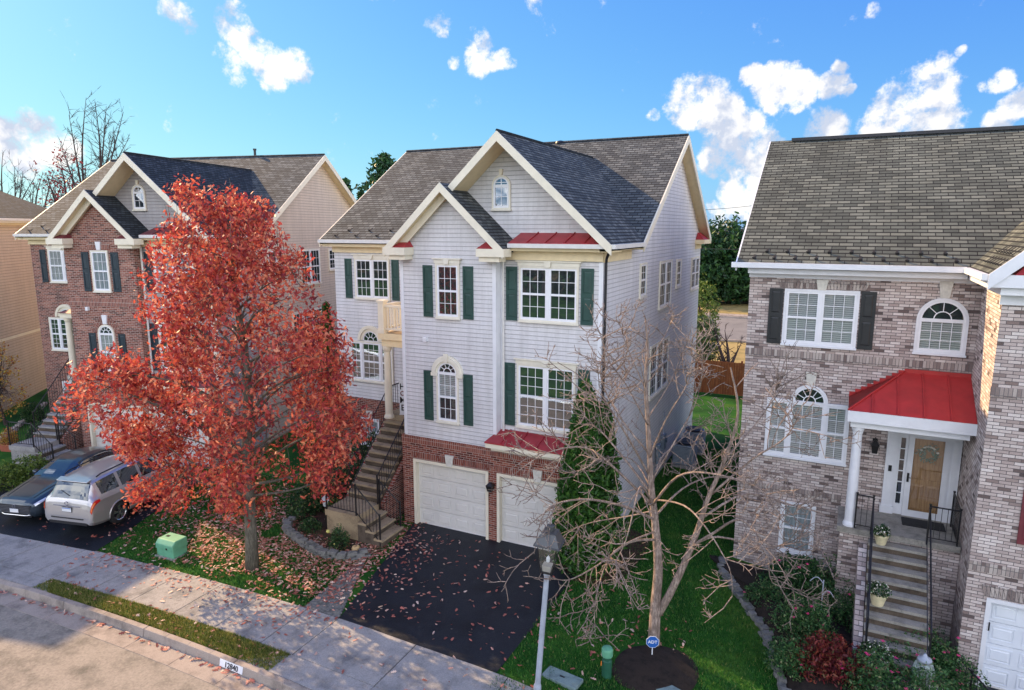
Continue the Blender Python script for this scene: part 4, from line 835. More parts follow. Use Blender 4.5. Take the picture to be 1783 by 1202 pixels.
blob('planting_bed', curve([(-3.9, -1.5), (-3.6, -2.0), (-2.7, -2.45), (-1.6, -2.72), (-.7, -2.6), (-.2, -2.1), (-.25, -1.7), (-2.4, -1.2), (-2.6, 2.8), (-5.6, 3.0), (-5.4, .4)]), .02, 'mulch_brown', .05)
blob('planting_bed', curve([(9.15, 2.7), (9.2, 1.9), (9.9, .75), (10.6, -.45), (10.95, -1.4), (11.2, -2.4), (11.6, -4.2), (12.8, -5.0), (14.4, -4.6), (14.7, 0), (14.6, 2.7)]), .03, 'mulch', .42)
blob('planting_bed', curve([(4.85, .3), (4.95, -.6), (5.5, -1.05), (6.4, -.9), (6.9, -.2), (7.0, 2.2), (5.9, 2.5)]), .02, 'mulch_brown', .03)
def stacked(name, label, pts, h, base, mat='field_stone', size=.24):
    W = thing(name, label, 'garden wall', (pts[0][0], pts[0][1], base)); b = MB(); c = curve(pts, 10, False)
    L = 0; pos = [Vector(p) for p in c]
    for layer in range(max(1, int(h/.085))):
        i = 0; carry = random.uniform(0, size)
        for a, d in zip(pos[:-1], pos[1:]):
            seg = (d-a).length; t = carry
            while t < seg:
                p = a.lerp(d, t/seg); dr = (d-a).normalized(); nx = Vector((-dr.y, dr.x)); w = random.uniform(.5, .95)*size/2; dp = random.uniform(.08, .14); z = g(p.x, p.y)+layer*.08-base; hh = random.uniform(.06, .085)
                jx = nx*random.uniform(-.05, .05); q = Vector((p.x, p.y))+jx-Vector(pts[0][:2]); ang = random.uniform(-.2, .2)
                e = Vector((dr.x*math.cos(ang)-dr.y*math.sin(ang), dr.x*math.sin(ang)+dr.y*math.cos(ang))); f = Vector((-e.y, e.x))
                cs = [q-e*w-f*dp, q+e*w-f*dp*random.uniform(.7, 1), q+e*w*random.uniform(.8, 1)+f*dp, q-e*w*random.uniform(.8, 1)+f*dp]
                tl = random.uniform(-.012, .012)
                b.hexa([(*k, z-.03) for k in cs]+[((k*.94+q*.06).x, (k*.94+q*.06).y, z+hh+(tl if m_ < 2 else -tl)) for m_, k in enumerate(cs)]); t += w*2+.02
            carry = t-seg
    b.build('stones', mat, W, bevel=.012); return W
stacked('stone_edging', 'low stacked grey stone edging curving round the bed below the white house stairs', [(-3.85, -1.6), (-3.6, -2.05), (-2.7, -2.47), (-1.6, -2.75), (-.75, -2.65), (-.25, -2.2)], .3, -.1, size=.34)
stacked('stone_edging', 'low stone edging between the green lawn and the rose bed', [(9.12, 2.6), (9.2, 1.9), (9.85, .8), (10.55, -.42), (10.9, -1.35), (11.15, -2.3), (11.5, -4.0)], .2, -.4)
stacked('rock_border', 'pale rock border along the tan house at the left', [(-24.0, 2.4), (-22.6, .9), (-21.4, -.4), (-20.4, -1.6)], .2, .4, 'pebble', .34)
# ------------------------------------------------------------------ vegetation
CAM = Vector((11.4727, -16.8148, 9.4071)); YAW, PITCH, FPX = rad(25.7157), rad(9.9738), 1159.2
RT = Vector((math.cos(YAW), math.sin(YAW), 0)); FW = Vector((-math.sin(YAW)*math.cos(PITCH), math.cos(YAW)*math.cos(PITCH), -math.sin(PITCH))); UP = RT.cross(FW); HD = Vector((-math.sin(YAW), math.cos(YAW), 0))
def ray(px, py): return FW+RT*((px-891.5)/FPX)-UP*((py-601)/FPX)
def at(px, py, base, dd=0):
    """the point seen at (px, py) that stands dd metres behind an upright plane through base: gives each bough its real place"""
    d = ray(px, py); P = Vector(base)+HD*dd; t = (P-CAM).dot(HD)/d.dot(HD); return CAM+d*t
def leaf_cloud(name, centers, n, spread, size, mat, parent=None, shape='quad', flat=.0, droop=0, squash=1):
    cs = np.repeat(np.array([tuple(c) for c in centers], float), n, axis=0); N = len(cs)
    off = RN.normal(0, 1, (N, 3)); off /= np.linalg.norm(off, axis=1)[:, None]+1e-9; off *= (RN.random(N)**.5)[:, None]*spread; off[:, 2] *= squash
    cs = cs+off
    a = RN.normal(0, 1, (N, 3)); a[:, 2] = a[:, 2]*(1-flat)-droop; a /= np.linalg.norm(a, axis=1)[:, None]
    b = RN.normal(0, 1, (N, 3)); b[:, 2] *= (1-flat); b -= (b*a).sum(1)[:, None]*a; b /= np.linalg.norm(b, axis=1)[:, None]+1e-9
    s = (size*RN.uniform(.5, 1.5, N))[:, None]; nn = np.cross(a, b)
    if shape == 'oak': prof = [(-.5, .0), (-.28, .17), (-.2, .08), (0, .27), (.08, .1), (.28, .24), (.32, .07), (.55, 0), (.32, -.07), (.28, -.24), (.08, -.1), (0, -.27), (-.2, -.08), (-.28, -.17)]
    elif shape == 'blade': prof = [(0, -.06), (1, 0), (0, .06)]
    elif shape == 'spray': prof = [(-.5, -.12), (.2, -.2), (.5, 0), (.2, .2), (-.5, .12)]
    else: prof = [(-.5, 0), (0, .28), (.5, 0), (0, -.28)]
    k = len(prof); V = np.empty((N, k, 3))
    for i, (u, v) in enumerate(prof): V[:, i] = cs+a*s*u+b*s*v+nn*s*(abs(v)*.35)
    return np_mesh(name, V.reshape(-1, 3), k, N, mat, parent)
def np_mesh(name, V, k, N, mat, parent=None):
    me = bpy.data.meshes.new(name); me.vertices.add(len(V)); me.vertices.foreach_set('co', V.ravel()); me.loops.add(N*k); me.loops.foreach_set('vertex_index', np.arange(N*k, dtype=np.int32))
    me.polygons.add(N); me.polygons.foreach_set('loop_start', np.arange(0, N*k, k, dtype=np.int32)); me.polygons.foreach_set('loop_total', np.full(N, k, np.int32)); me.update(calc_edges=True); me.materials.append(M(mat))
    o = bpy.data.objects.new(name, me); C.objects.link(o)
    if parent: o.parent = parent; 
    return o
def rel(o, root):   # geometry written in world coordinates under a thing standing at root
    o.parent = root; o.matrix_parent_inverse = Matrix.Translation(-Vector(root.location)); return o
def limb(a, b, bend=.15, n=6, sag=0):
    a, b = Vector(a), Vector(b); L = (b-a).length; d = Vector((random.gauss(0, 1), random.gauss(0, 1), random.gauss(0, .6)))*L*bend*.5
    return [a.lerp(b, t)+d*math.sin(math.pi*t)+Vector((0, 0, sag*L*math.sin(math.pi*t))) for t in [i/n for i in range(n+1)]]

def in_poly(x, y, P):
    c = False; j = len(P)-1
    for i in range(len(P)):
        if (P[i][1] > y) != (P[j][1] > y) and x < (P[j][0]-P[i][0])*(y-P[i][1])/(P[j][1]-P[i][1])+P[i][0]: c = not c
        j = i
    return c
from mathutils import noise as NZ
def red_oak():
    base = (-2.91, -4.12, g(-2.91, -4.12)); T = thing('red_oak', 'large oak with rust red autumn leaves on the lawn left of the black driveway', 'tree', base)
    out = [(312, 332), (350, 316), (382, 330), (418, 322), (446, 345), (470, 390), (500, 398), (522, 440), (528, 485), (560, 520), (580, 552), (592, 590), (612, 612), (606, 650), (600, 690), (628, 725), (640, 760), (610, 792), (616, 830), (585, 850), (560, 862), (530, 848), (500, 862), (475, 890), (440, 900), (405, 905), (372, 880), (350, 850), (330, 800), (345, 845), (330, 862), (300, 885), (262, 890), (232, 862), (232, 842), (268, 828), (262, 800), (215, 790), (190, 775), (160, 742), (108, 722), (130, 690), (132, 660), (160, 632), (205, 612), (226, 620), (262, 648), (285, 650), (262, 600), (252, 550), (238, 520), (262, 505), (258, 470), (275, 425), (292, 390), (300, 360)]
    D = Vector(base); cl = []
    def span(py):
        xs_ = [x for x in range(90, 660, 6) if in_poly(x, py, out)]; return (min(xs_), max(xs_)) if xs_ else (400, 440)
    tries = 0
    while len(cl) < 640 and tries < 60000:
        tries += 1; px, py = random.uniform(100, 645), random.uniform(315, 905)
        if not in_poly(px, py, out): continue
        a, b = span(py); c = (a+b)/2; hw = (b-a)/2; c = c if py < 600 else max(c, 330)
        lobe = px < 330 and py > 600
        dm = (hw/62*.85)*math.sqrt(max(.05, 1-min(1, abs(px-c)/max(hw, 1))**2)); dm = min(dm, 1.25 if lobe else 2.9)
        dd = random.uniform(-1, 1)*dm; p = at(px, py, base, dd)
        if NZ.noise(p*.75+Vector((3, 1, 5))) < -.12 and random.random() < .85: continue
        if NZ.noise(p*1.9+Vector((7, 2, 1))) < -.05 and not all(in_poly(px+dx, py+dy, out) for dx, dy in ((26, 0), (-26, 0), (0, 26), (0, -26))): continue
        # the boughs thin out round the trunk, where sky and house show through
        if abs(px-437) < 75 and 540 < py < 860 and abs(dd) < 1.6 and random.random() < .6: continue
        cl.append(p)
    tp = [(439, 990), (437, 930), (433, 850), (430, 770), (432, 690), (425, 600), (410, 520), (402, 440), (395, 370), (392, 338)]
    tr = [at(x, y, base) for x, y in tp]; tr[0].z -= .15; rs = [.2, .165, .15, .135, .12, .1, .075, .05, .03, .012]
    b = MB(); b.tube(tr, rs, 10)
    ends = random.sample(cl, 60); paths = []
    for e in ends:
        hz = math.hypot(e.x-D.x, e.y-D.y); z0 = max(2.0, min(9.3, e.z-.55*hz)); i = 0
        while i < len(tr)-2 and tr[i+1].z < z0: i += 1
        f = min(1, max(0, (z0-tr[i].z)/max(.01, tr[i+1].z-tr[i].z))); s = tr[i].lerp(tr[i+1], f); L = (e-s).length
        P = limb(s, e, .12, 7, -.06 if e.z < 4 else .05); r0 = min(.06, .014+.011*L); b.tube(P, [r0*(1-.85*k/7) for k in range(8)], 6); paths.append(P)
    tw = b; pts = [q for P in paths for q in P[2:]]
    A = np.array([tuple(q) for q in pts]); kept = []
    for c in cl:
        d = ((A-np.array(tuple(c)))**2).sum(1); q = pts[int(d.argmin())]
        if (q-c).length > 2.2: continue
        kept.append(c)
        P = limb(q, c, .2, 3); tw.tube(P, [.011, .009, .007, .004], 4)
    for i in range(26):   # bare leaders standing above the crown
        q = random.choice([c for c in kept if c.z > 8.3]); tw.tube([q, q+Vector((random.uniform(-.1, .1), random.uniform(-.1, .1), random.uniform(.5, .95)))], [.008, .003], 4)
    rel(tw.build('trunk', 'oak_bark', None, smooth=True), T)
    rel(leaf_cloud('crown', cl, 56, .43, .125, 'oak_leaf', None, 'oak', droop=.7), T)
red_oak()

def bare_tree():
    base = (8.27, -2.4, g(8.27, -2.4)); T = thing('bare_tree', 'leafless tree with pale forked trunk rising from the round mulch ring', 'tree', base)
    b = MB(); P = lambda px, py, dd=0: at(px, py, base, dd); tips = []
    def grow(path, r0, r1, n=8):
        b.tube(path, [r0+(r1-r0)*i/(len(path)-1) for i in range(len(path))], n)
        return path
    def smooth(ps, k=4):
        out = []; Q = [Vector(p) for p in ps]
        for i in range(len(Q)-1):
            a, p, q, d = Q[max(0, i-1)], Q[i], Q[i+1], Q[min(len(Q)-1, i+2)]
            for j in range(k):
                t = j/k; out.append(.5*((2*p)+(-a+q)*t+(2*a-5*p+4*q-d)*t*t+(-a+3*p-3*q+d)*t**3))
        return out+[Q[-1]]
    def twigs(path, lvl, r, L):
        """side shoots that swing out and then turn up"""
        n = max(2, int(L/([.23, .21, .3][min(lvl, 2)]))); m = len(path)
        for k in range(n):
            f = random.uniform(.12 if lvl else .25, 1); i = min(m-2, int(f*(m-1))); s = path[i].lerp(path[i+1], f*(m-1)-i); d = (path[i+1]-path[i]).normalized()
            side = Vector((random.gauss(0, 1), random.gauss(0, 1), random.gauss(.15, .7))); side = (side-d*side.dot(d)).normalized()
            l = L*random.uniform(.28, .62)*(1-.35*f); l = max(.14, min(l, [1.5, .75, .4][min(lvl, 2)]))
            e = (d*.55+side*.85).normalized(); bend = Vector((random.gauss(0, .5), random.gauss(0, .5), random.uniform(-.2, .75))); pts = [s]
            ns = 5 if lvl < 2 else 3
            for q in range(ns): e = (e+bend*.3/ns*2+Vector((random.gauss(0, .13), random.gauss(0, .13), random.gauss(0, .13)))).normalized(); pts.append(pts[-1]+e*l/ns)
            rr = max([.012, .0095, .0075][min(lvl, 2)], r*.5); b.tube(pts, [rr*(1-.4*q/ns) for q in range(ns+1)], 4 if lvl else 5)
            if lvl < 2: twigs(pts, lvl+1, rr, l)
            elif random.random() < .35: tips.append(pts[-1])
    tr = smooth([P(1138, 1124), P(1141, 1060), P(1146, 985, .0), P(1140, 905, .1), P(1134, 850, .15), P(1131, 790, .2), P(1127, 720, .25), P(1124, 660, .3), P(1128, 610, .3), P(1124, 560, .3)])
    tr[0].z -= .1; b.tube(tr, [.15*(1-.95*(i/(len(tr)-1))**.65)+.008 for i in range(len(tr))], 10)
    fk = smooth([P(1146, 1068), P(1163, 1040, -.15), P(1190, 985, -.3), P(1214, 925, -.4), P(1232, 870, -.5), P(1262, 800, -.6), P(1285, 720, -.7), P(1272, 640, -.6)]); b.tube(fk, [.095*(1-.9*i/(len(fk)-1))+.006 for i in range(len(fk))], 8)
    twigs(tr[22:], 0, .03, 2.2); twigs(fk[12:], 0, .03, 2.6)
    L = [([(1206, 950, -.4), (1240, 930, -.7), (1290, 905, -1.0), (1340, 950, -1.2), (1395, 945, -1.3), (1440, 965, -1.4)], .05),
         ([(1206, 950, -.4), (1250, 935, -.2), (1330, 960, .1), (1345, 1015, .2), (1400, 1028, .2)], .045),
         ([(1225, 900, -.45), (1300, 860, .1), (1380, 880, .6), (1450, 900, .9)], .045),
         ([(1240, 860, -.5), (1310, 800, -1.0), (1370, 760, -1.4), (1400, 700, -1.5)], .04),
         ([(1262, 800, -.6), (1330, 720, .1), (1365, 650, .3)], .035),
         ([(1142, 940, .05), (1095, 945, -.6), (1040, 985, -1.2), (990, 1010, -1.5), (960, 1005, -1.6)], .045),
         ([(1142, 925, .05), (1070, 960, -1.0), (1040, 1030, -1.6), (1035, 1090, -1.8)], .035),
         ([(1140, 905, .1), (1080, 880, -.5), (1010, 870, -1.1), (950, 890, -1.4), (930, 965, -1.5)], .05),
         ([(1136, 890, .1), (1090, 900, .7), (1030, 910, 1.3), (975, 930, 1.6)], .04),
         ([(1136, 880, .1), (1075, 820, -.4), (1020, 780, -.9), (950, 790, -1.3), (890, 830, -1.4)], .05),
         ([(1134, 860, .15), (1080, 790, .5), (1030, 740, 1.0), (985, 760, 1.2)], .045),
         ([(1132, 830, .2), (1080, 740, -.6), (1040, 690, -1.1), (975, 690, -1.4)], .04),
         ([(1130, 790, .2), (1075, 720, .4), (1045, 650, .5), (1060, 590, .6)], .035),
         ([(1128, 740, .2), (1090, 670, -.3), (1055, 620, -.6), (1050, 570, -.7)], .028),
         ([(1140, 900, .1), (1190, 850, .5), (1250, 830, 1.0), (1320, 850, 1.3)], .045),
         ([(1136, 880, .1), (1180, 830, -.8), (1240, 825, -1.5), (1320, 850, -2.0), (1360, 900, -2.2)], .045),
         ([(1132, 840, .2), (1180, 760, .3), (1215, 690, .4), (1225, 600, .4)], .04),
         ([(1130, 800, .2), (1160, 730, -.5), (1200, 660, -.8), (1205, 590, -.9)], .035),
         ([(1127, 730, .2), (1170, 660, .6), (1195, 590, .7)], .03),
         ([(1125, 680, .3), (1090, 600, .4), (1075, 545, .4)], .025), ([(1126, 640, .3), (1160, 580, .2), (1175, 540, .2)], .022),
         ([(1138, 880, .1), (1120, 850, -1.2), (1110, 860, -2.0), (1090, 940, -2.4), (1060, 1000, -2.5)], .04),
         ([(1138, 870, .1), (1190, 880, -1.2), (1230, 920, -2.0), (1270, 990, -2.2), (1275, 1040, -2.2)], .035),
         ([(1134, 850, .1), (1150, 800, 1.0), (1180, 770, 1.8), (1230, 730, 2.2)], .035), ([(1134, 850, .1), (1100, 800, 1.2), (1050, 800, 2.0), (1000, 830, 2.2)], .035)]
    for pts, r in L:
        r *= .72; Q = smooth([P(*q) for q in pts]); Ls = sum((Q[i+1]-Q[i]).length for i in range(len(Q)-1)); b.tube(Q, [r*(1-.82*i/(len(Q)-1)) for i in range(len(Q))], 6); twigs(Q[2:], 0, r*.5, min(Ls, 2.6))
    rel(b.build('trunk', 'pale_bark', None, smooth=True, fix=False), T)
    print('bare tree verts', len(b.v))
bare_tree()

def conifer(name, label, base, h, r, mat='arbor_leaf', n=2600, size=.12, group=None, shape='spray', taper=1.15, bark_='dark_bark', lean=0, jag=.12, bare=.02, columns=None):
    T = thing(name, label, 'tree', base, 0, group); b = MB(); b.tube([(0, 0, -.1), (0, 0, h*.9)], [max(.04, r*.09), .012], 6); b.build('trunk', bark_, T)
    cs = []; cols = columns or [(0, 0, h, r)]
    for (cx, cy, hh, rr) in cols:
        for i in range(n//len(cols)):
            f = random.random()**.8; z = hh*(bare+(1-bare)*f); t = random.uniform(0, 2*math.pi)
            env = rr*min(1, (1-f)**(1/taper)*1.0+.02)*min(1, .55+f*5); env *= 1+jag*math.sin(t*5+z*6)+jag*NZ.noise(Vector((math.cos(t)*2, math.sin(t)*2, z*2.2)))*2
            q = env*(1-random.random()**2*.35); cs.append((cx+q*math.cos(t), cy+q*math.sin(t), z))
    leaf_cloud('crown', cs, 4, size*.9, size, mat, T, shape, droop=-.5 if mat == 'arbor_leaf' else .3); return T
def bush(name, label, base, rx, ry, h, mat='shrub_leaf', n=700, size=.07, cat='shrub', group=None, flowers=None, per=4, shape='quad', rz=0, hollow=.45):
    T = thing(name, label, cat, base, rz, group); cs = []; b = MB()
    for i in range(n):
        v = Vector((random.gauss(0, 1), random.gauss(0, 1), abs(random.gauss(0, 1)))).normalized(); q = 1-random.random()**1.5*hollow; w = 1+.22*NZ.noise(v*2.3+Vector(base))
        cs.append((v.x*rx*q*w, v.y*ry*q*w, .05+v.z*h*q*w))
    for i in range(14):
        c = random.choice(cs); b.tube(limb((0, 0, 0), c, .2, 3), [.012, .01, .008, .004], 4)
    b.build('stems', 'dark_bark', T); leaf_cloud('foliage', cs, per, size*1.1, size, mat, T, shape)
    if flowers:
        k, fm, fs = flowers
        for c in random.sample([c for c in cs if c[2] > h*.35], k):
            f = MB(); c = Vector(c)*1.06
            for j in range(5):
                t = j*1.257+random.random(); a = Vector((math.cos(t), math.sin(t), .35)); p = a.cross(Vector((0, 0, 1))).normalized()
                f.add([tuple(c), tuple(c+(a+p*.55)*fs*.6), tuple(c+a*fs*1.1), tuple(c+(a-p*.55)*fs*.6)], [(0, 1, 2, 3)])
            f.lathe([(.001, fs*.5), (fs*.4, fs*.3), (fs*.45, 0), (.001, -fs*.2)], tuple(c), 6)
            f.build('flower', fm, T)
    return T
G3 = lambda x, y, dz=0: (x, y, g(x, y)+dz)
conifer('arborvitae', 'bushy green arborvitae with several pointed tips covering the right garage corner of the white house', G3(5.75, -.35), 5.3, .8, n=7000, size=.13, columns=[(-.02, 0, 5.35, .82), (.42, .3, 4.75, .62), (.2, -.1, 4.95, .5), (-.25, -.15, 3.9, .66), (.35, -.25, 4.0, .6)], taper=1.6)
conifer('arborvitae', 'slim dark arborvitae standing behind the red oak between two houses', G3(-7.4, 4.6), 6.3, .55, n=1800, size=.13, taper=1.4)
# beds by the white house stairs
bush('evergreen_shrub', 'small rounded evergreen with yellow blooms beside the stair foot', G3(-1.35, -2.2), .33, .33, .62, n=420, size=.05, flowers=(3, 'yellow_globe', .03))
bush('laurel_shrub', 'tall leafy shrub in the corner behind the turquoise pot', G3(-3.6, .1), .8, .9, 1.5, n=900, size=.1)
bush('laurel_shrub', 'leafy shrub at the left end of the curved stone edging', G3(-3.9, -.9), .55, .6, 1.0, n=600, size=.08)
bush('laurel_shrub', 'dark shrub climbing along the stairs beneath the recess windows', G3(-3.3, 1.9), .8, .9, 2.1, n=900, size=.1)
bush('low_shrub', 'low shrub with white flowers behind the curved stone edging', G3(-2.9, -1.75), .35, .35, .4, n=260, size=.06, flowers=(5, 'white_petal', .04))
# left house garden
LEW = lambda x, y: (LE[0][0]+x*math.cos(LE[1])-y*math.sin(LE[1]), LE[0][1]+x*math.sin(LE[1])+y*math.cos(LE[1]))
def put(px, py, zz): d = ray(px, py); t = (zz-CAM.z)/d.z; return CAM+d*t
for (px, py, r, h, lab, mt) in ((52, 828, 1.0, .95, 'clipped hedge with yellow green tops in front of the parked blue sedan', 'lime_leaf'), (8, 838, .9, .9, 'yellow green hedge cut off by the left edge of the picture', 'lime_leaf'), (72, 775, .55, .8, 'round green shrub halfway along the shaded stairs', 'shrub_leaf'), (95, 768, .45, .7, 'small round shrub touching the shaded stair railing', 'shrub_leaf'), (60, 745, .55, .9, 'rounded dark shrub at the corner of the brown brick house', 'shrub_leaf'), (45, 800, .5, .6, 'low dark shrub behind the yellow green hedge', 'shrub_leaf')):
    p = put(px, py, .15); bush('hedge' if 'hedge' in lab else 'round_shrub', lab, G3(p.x, p.y), r, r*.8, h, mt, n=700, size=.075)
p = put(20, 790, .1); bush('planter_shrub', 'pink and white flowering shrub growing in the terracotta trough', G3(p.x, p.y, .25), .4, .3, .7, 'amber_leaf', n=220, size=.07, flowers=(10, 'pink_petal', .035))
W = thing('trough', 'terracotta trough holding a flowering shrub at the left', 'planter', G3(p.x, p.y), .3); MB().hexa([(-.35, -.13, 0), (.35, -.13, 0), (.35, .13, 0), (-.35, .13, 0), (-.42, -.17, .26), (.42, -.17, .26), (.42, .17, .26), (-.42, .17, .26)]).box(-.45, .45, -.19, .19, .26, .31).build('pot_body', 'terra', W, bevel=.01)
def amber():
    p = put(10, 740, .5); base = G3(p.x, p.y); T = thing('amber_maple', 'small tree with orange and yellow leaves at the left edge', 'tree', base); b = MB(); cs = []
    for i in range(130):
        px, py = random.uniform(-60, 48), random.uniform(595, 735)
        if math.hypot((px+10)/58, (py-668)/72) > 1: continue
        q = at(px, py, base, random.uniform(-1, 1)); cs.append(q)
    b.tube([Vector(base), at(-5, 690, base), at(0, 650, base), at(5, 610, base)], [.07, .05, .03, .01], 7)
    for c in cs: b.tube(limb(at(-4, random.uniform(650, 700), base), c, .15, 3), [.014, .01, .006, .003], 4)
    rel(b.build('trunk', 'dark_bark', None), T); rel(leaf_cloud('crown', cs, 14, .22, .1, 'amber_leaf', None, 'quad'), T)
amber()
# rose bed on the right
def rg(px, py):
    zz = -.6
    for _ in range(20): q = put(px, py, zz); zz = g(q.x, q.y)
    f = max(abs(q.x-12.6)/2.5, abs(q.y+1.0)/4.2); return (q.x, q.y, zz+(.42*(1-f*f) if f < 1 and q.x > 10.6 else 0))
for (px, py, rx, h, n, fl, lab) in ((1440, 1065, .75, 1.0, 900, 12, 'rose bush with pink blooms left of the steps, nearest the stair foot'), (1385, 1040, .6, .75, 600, 6, 'rose bush with few pink blooms beside the stone edging'), (1395, 1125, .6, .8, 700, 4, 'green rose bush between the stone edging and the red maple'), (1480, 1110, .5, .7, 500, 4, 'low rose bush at the foot of the steps'), (1600, 1185, .7, .85, 800, 16, 'rose bush full of pink blooms around the glazed urn'), (1660, 1215, .5, .7, 500, 9, 'rose bush with pink blooms beside the bluish garage door'), (1560, 1200, .55, .6, 500, 8, 'low pink rose bush in front of the glazed urn'), (1465, 1010, .45, .6, 400, 5, 'small rose bush against the brick stair wall')):
    bush('rose_bush', lab, rg(px, py), rx*1.3, rx*1.1, h*1.2, 'rose_leaf', n=int(n*1.4), size=.055, flowers=(fl, 'pink_petal', .052), hollow=.7, group=None)
for (lx, ly, rx, h, fl, lab) in ((-4.2, -2.2, .6, .7, 2, 'leafy rose bush with hardly any blooms nearest the basement window'), (-3.1, -3.3, .65, .85, 7, 'rose bush with pink blooms in the middle of the bed left of the steps'), (-3.4, -4.6, .6, .7, 3, 'low rose bush between the red maple and the stone edging'), (-1.75, -4.7, .65, .95, 12, 'rose bush with pink blooms hiding the left end of the bottom step'), (-.75, -4.75, .7, .9, 14, 'rose bush with pink blooms in front of the bottom step, nearer the garage door'), (-.25, -5.5, .6, .8, 10, 'rose bush with pink blooms at the corner of the bluish garage door')):
    q = RW(lx, ly, .28); bush('rose_bush', lab, q, rx, rx*.9, h, 'rose_leaf', n=900, size=.055, flowers=(fl, 'pink_petal', .05), hollow=.7)
bush('evergreen_shrub', 'spreading dark yew in front of the low basement window of the pale brick house', (11.2, 1.9, g(11.2, 1.9)), 1.0, .75, 1.05, 'evergreen_leaf', n=1300, size=.1, shape='spray')
bush('red_maple', 'low weeping maple with dark red lacy leaves at the bottom edge', rg(1440, 1195), .85, .7, .75, 'maple_leaf', n=900, size=.08, shape='spray', hollow=.8)
bush('berry_shrub', 'low brownish shrub at the corner of the red maple', rg(1400, 1190), .4, .4, .4, 'maple_leaf', n=220, size=.06, hollow=.8)
# backdrop trees behind the houses
def bare_far(name, label, px0, py0, px1s, base, spread, n, mat='dark_bark', lf=None):
    T = thing(name, label, 'tree', base); b = MB(); cs = []
    for (px, py) in px1s:
        e = at(px, py, base, random.uniform(-2, 2)); s = at(px0, py0, base); P = limb(s, e, .08, 8); P[0] = Vector(s); b.tube(P, [.16*(1-.9*i/8) for i in range(9)], 6)
        for k in range(n):
            f = random.uniform(.3, 1); i = min(7, int(f*8)); q = P[i].lerp(P[i+1], f*8-i); d = Vector((random.gauss(0, .6), random.gauss(0, .6), random.uniform(.5, 1.3))).normalized(); l = random.uniform(.8, spread)*(1.2-f*.5)
            Q = limb(q, q+d*l, .12, 4); b.tube(Q, [.045*(1-f*.6)*(1-.7*j/4) for j in range(5)], 4); cs.append(Q[-1])
            for _ in range(4):
                m_ = random.randint(1, 4); d2 = (d+Vector((random.gauss(0, .6), random.gauss(0, .6), random.gauss(0, .4)))).normalized(); b.tube([Q[m_], Q[m_]+d2*l*.4], [.02, .008], 3); cs.append(Q[m_]+d2*l*.4)
    rel(b.build('trunk', mat, None, fix=False), T)
    if lf: rel(leaf_cloud('crown', cs, lf[0], lf[1], lf[2], lf[3], None), T)
B1 = (-47, 24, 0)
bare_far('bare_tree', 'tall leafless tree with upright branches behind the brown brick house', 160, 420, [(120, 200), (150, 170), (165, 175), (185, 185), (215, 195), (225, 240), (105, 250), (200, 230)], B1, 2.6, 20)
bare_far('bare_tree', 'thin leafless tree far behind the left roofs', 20, 420, [(5, 265), (25, 290), (40, 300), (60, 310)], (-62, 26, 0), 2.5, 12)
bare_far('bare_tree', 'leafless tree with reddish twigs low behind the left roofs', 70, 430, [(75, 300), (95, 295), (60, 320), (110, 310)], (-58, 28, 0), 2.2, 10)
bare_far('red_leaf_tree', 'tree with dark red leaves behind the brown brick house roof', 120, 420, [(80, 300), (105, 280), (125, 285), (150, 280), (90, 330), (130, 320)], (-40, 19, 0), 2.0, 9, lf=(2, .5, .24, 'berry_leaf'))
conifer('spruce', 'tall sparse spruce rising between the two house roofs', (-21.0, 27.5, 0), 15.0, 3.4, 'evergreen_leaf', 1700, .36, taper=1.5, jag=.55)
conifer('spruce', 'lower pointed spruce left of the tall sparse one', (-22.6, 24.5, 0), 12.9, 2.6, 'evergreen_leaf', 1500, .34, taper=1.2, jag=.4)
conifer('spruce', 'short spruce low in the gap between the roofs', (-22.0, 25.8, 0), 12.0, 2.8, 'evergreen_leaf', 1200, .34, taper=.8, jag=.5)
def crown_tree(label, base, h, w, mat, n, size, name='evergreen_tree', group=None):
    T = thing(name, label, 'tree', base, 0, group); b = MB(); b.tube([(0, 0, 0), (0, 0, h*.7)], [.25, .08], 7); cs = []
    for i in range(n):
        v = Vector((random.gauss(0, 1), random.gauss(0, 1), random.gauss(0, 1))).normalized(); w_ = 1+.45*NZ.noise(v*2.6+Vector(base)*.3); q = (1-random.random()**2*.4)*w_; cs.append((v.x*w*q, v.y*w*q, h*.52+v.z*h*.5*q))
    for c in random.sample(cs, 12): b.tube(limb((0, 0, h*.3), c, .1, 3), [.1, .07, .05, .02], 5)
    b.build('trunk', 'dark_bark', T); leaf_cloud('crown', cs, 5, size*1.2, size, mat, T, 'spray'); return T
for i, (px, top, w, h) in enumerate(((1236, 402, 4.2, 9.6), (1268, 398, 4.2, 9.8), (1300, 425, 3.8, 8.2), (1205, 420, 4.2, 8.4), (1335, 430, 4, 8.0))):
    q = at(px, 530, (0, 70, 0)); crown_tree(['dark evergreen rounded against the white house roof return', 'tallest bright green evergreen beyond the back road', 'darker evergreen beside the pale brick house wall beyond the road', 'evergreen mostly hidden by the white house side wall', 'evergreen hidden behind the pale brick house'][i], (q.x, q.y, 0), h, w, 'evergreen_leaf', 1100, .5, group='evergreens beyond the back road')
crown_tree('yellow green tree beside the back corner of the white house', (3.9, 27.2, 0), 6.0, 1.15, 'lime_leaf', 800, .16, 'young_tree')
crown_tree('small leafy tree behind the wooden fence by the white house corner', (4.55, 25.0, 0), 3.9, .85, 'shrub_leaf', 500, .15, 'young_tree')
bare_far('bare_tree', 'bare sapling standing behind the wooden fence', 1268, 650, [(1240, 560), (1262, 575), (1290, 600), (1250, 620)], (6.1, 24.5, 0), 1.0, 5)

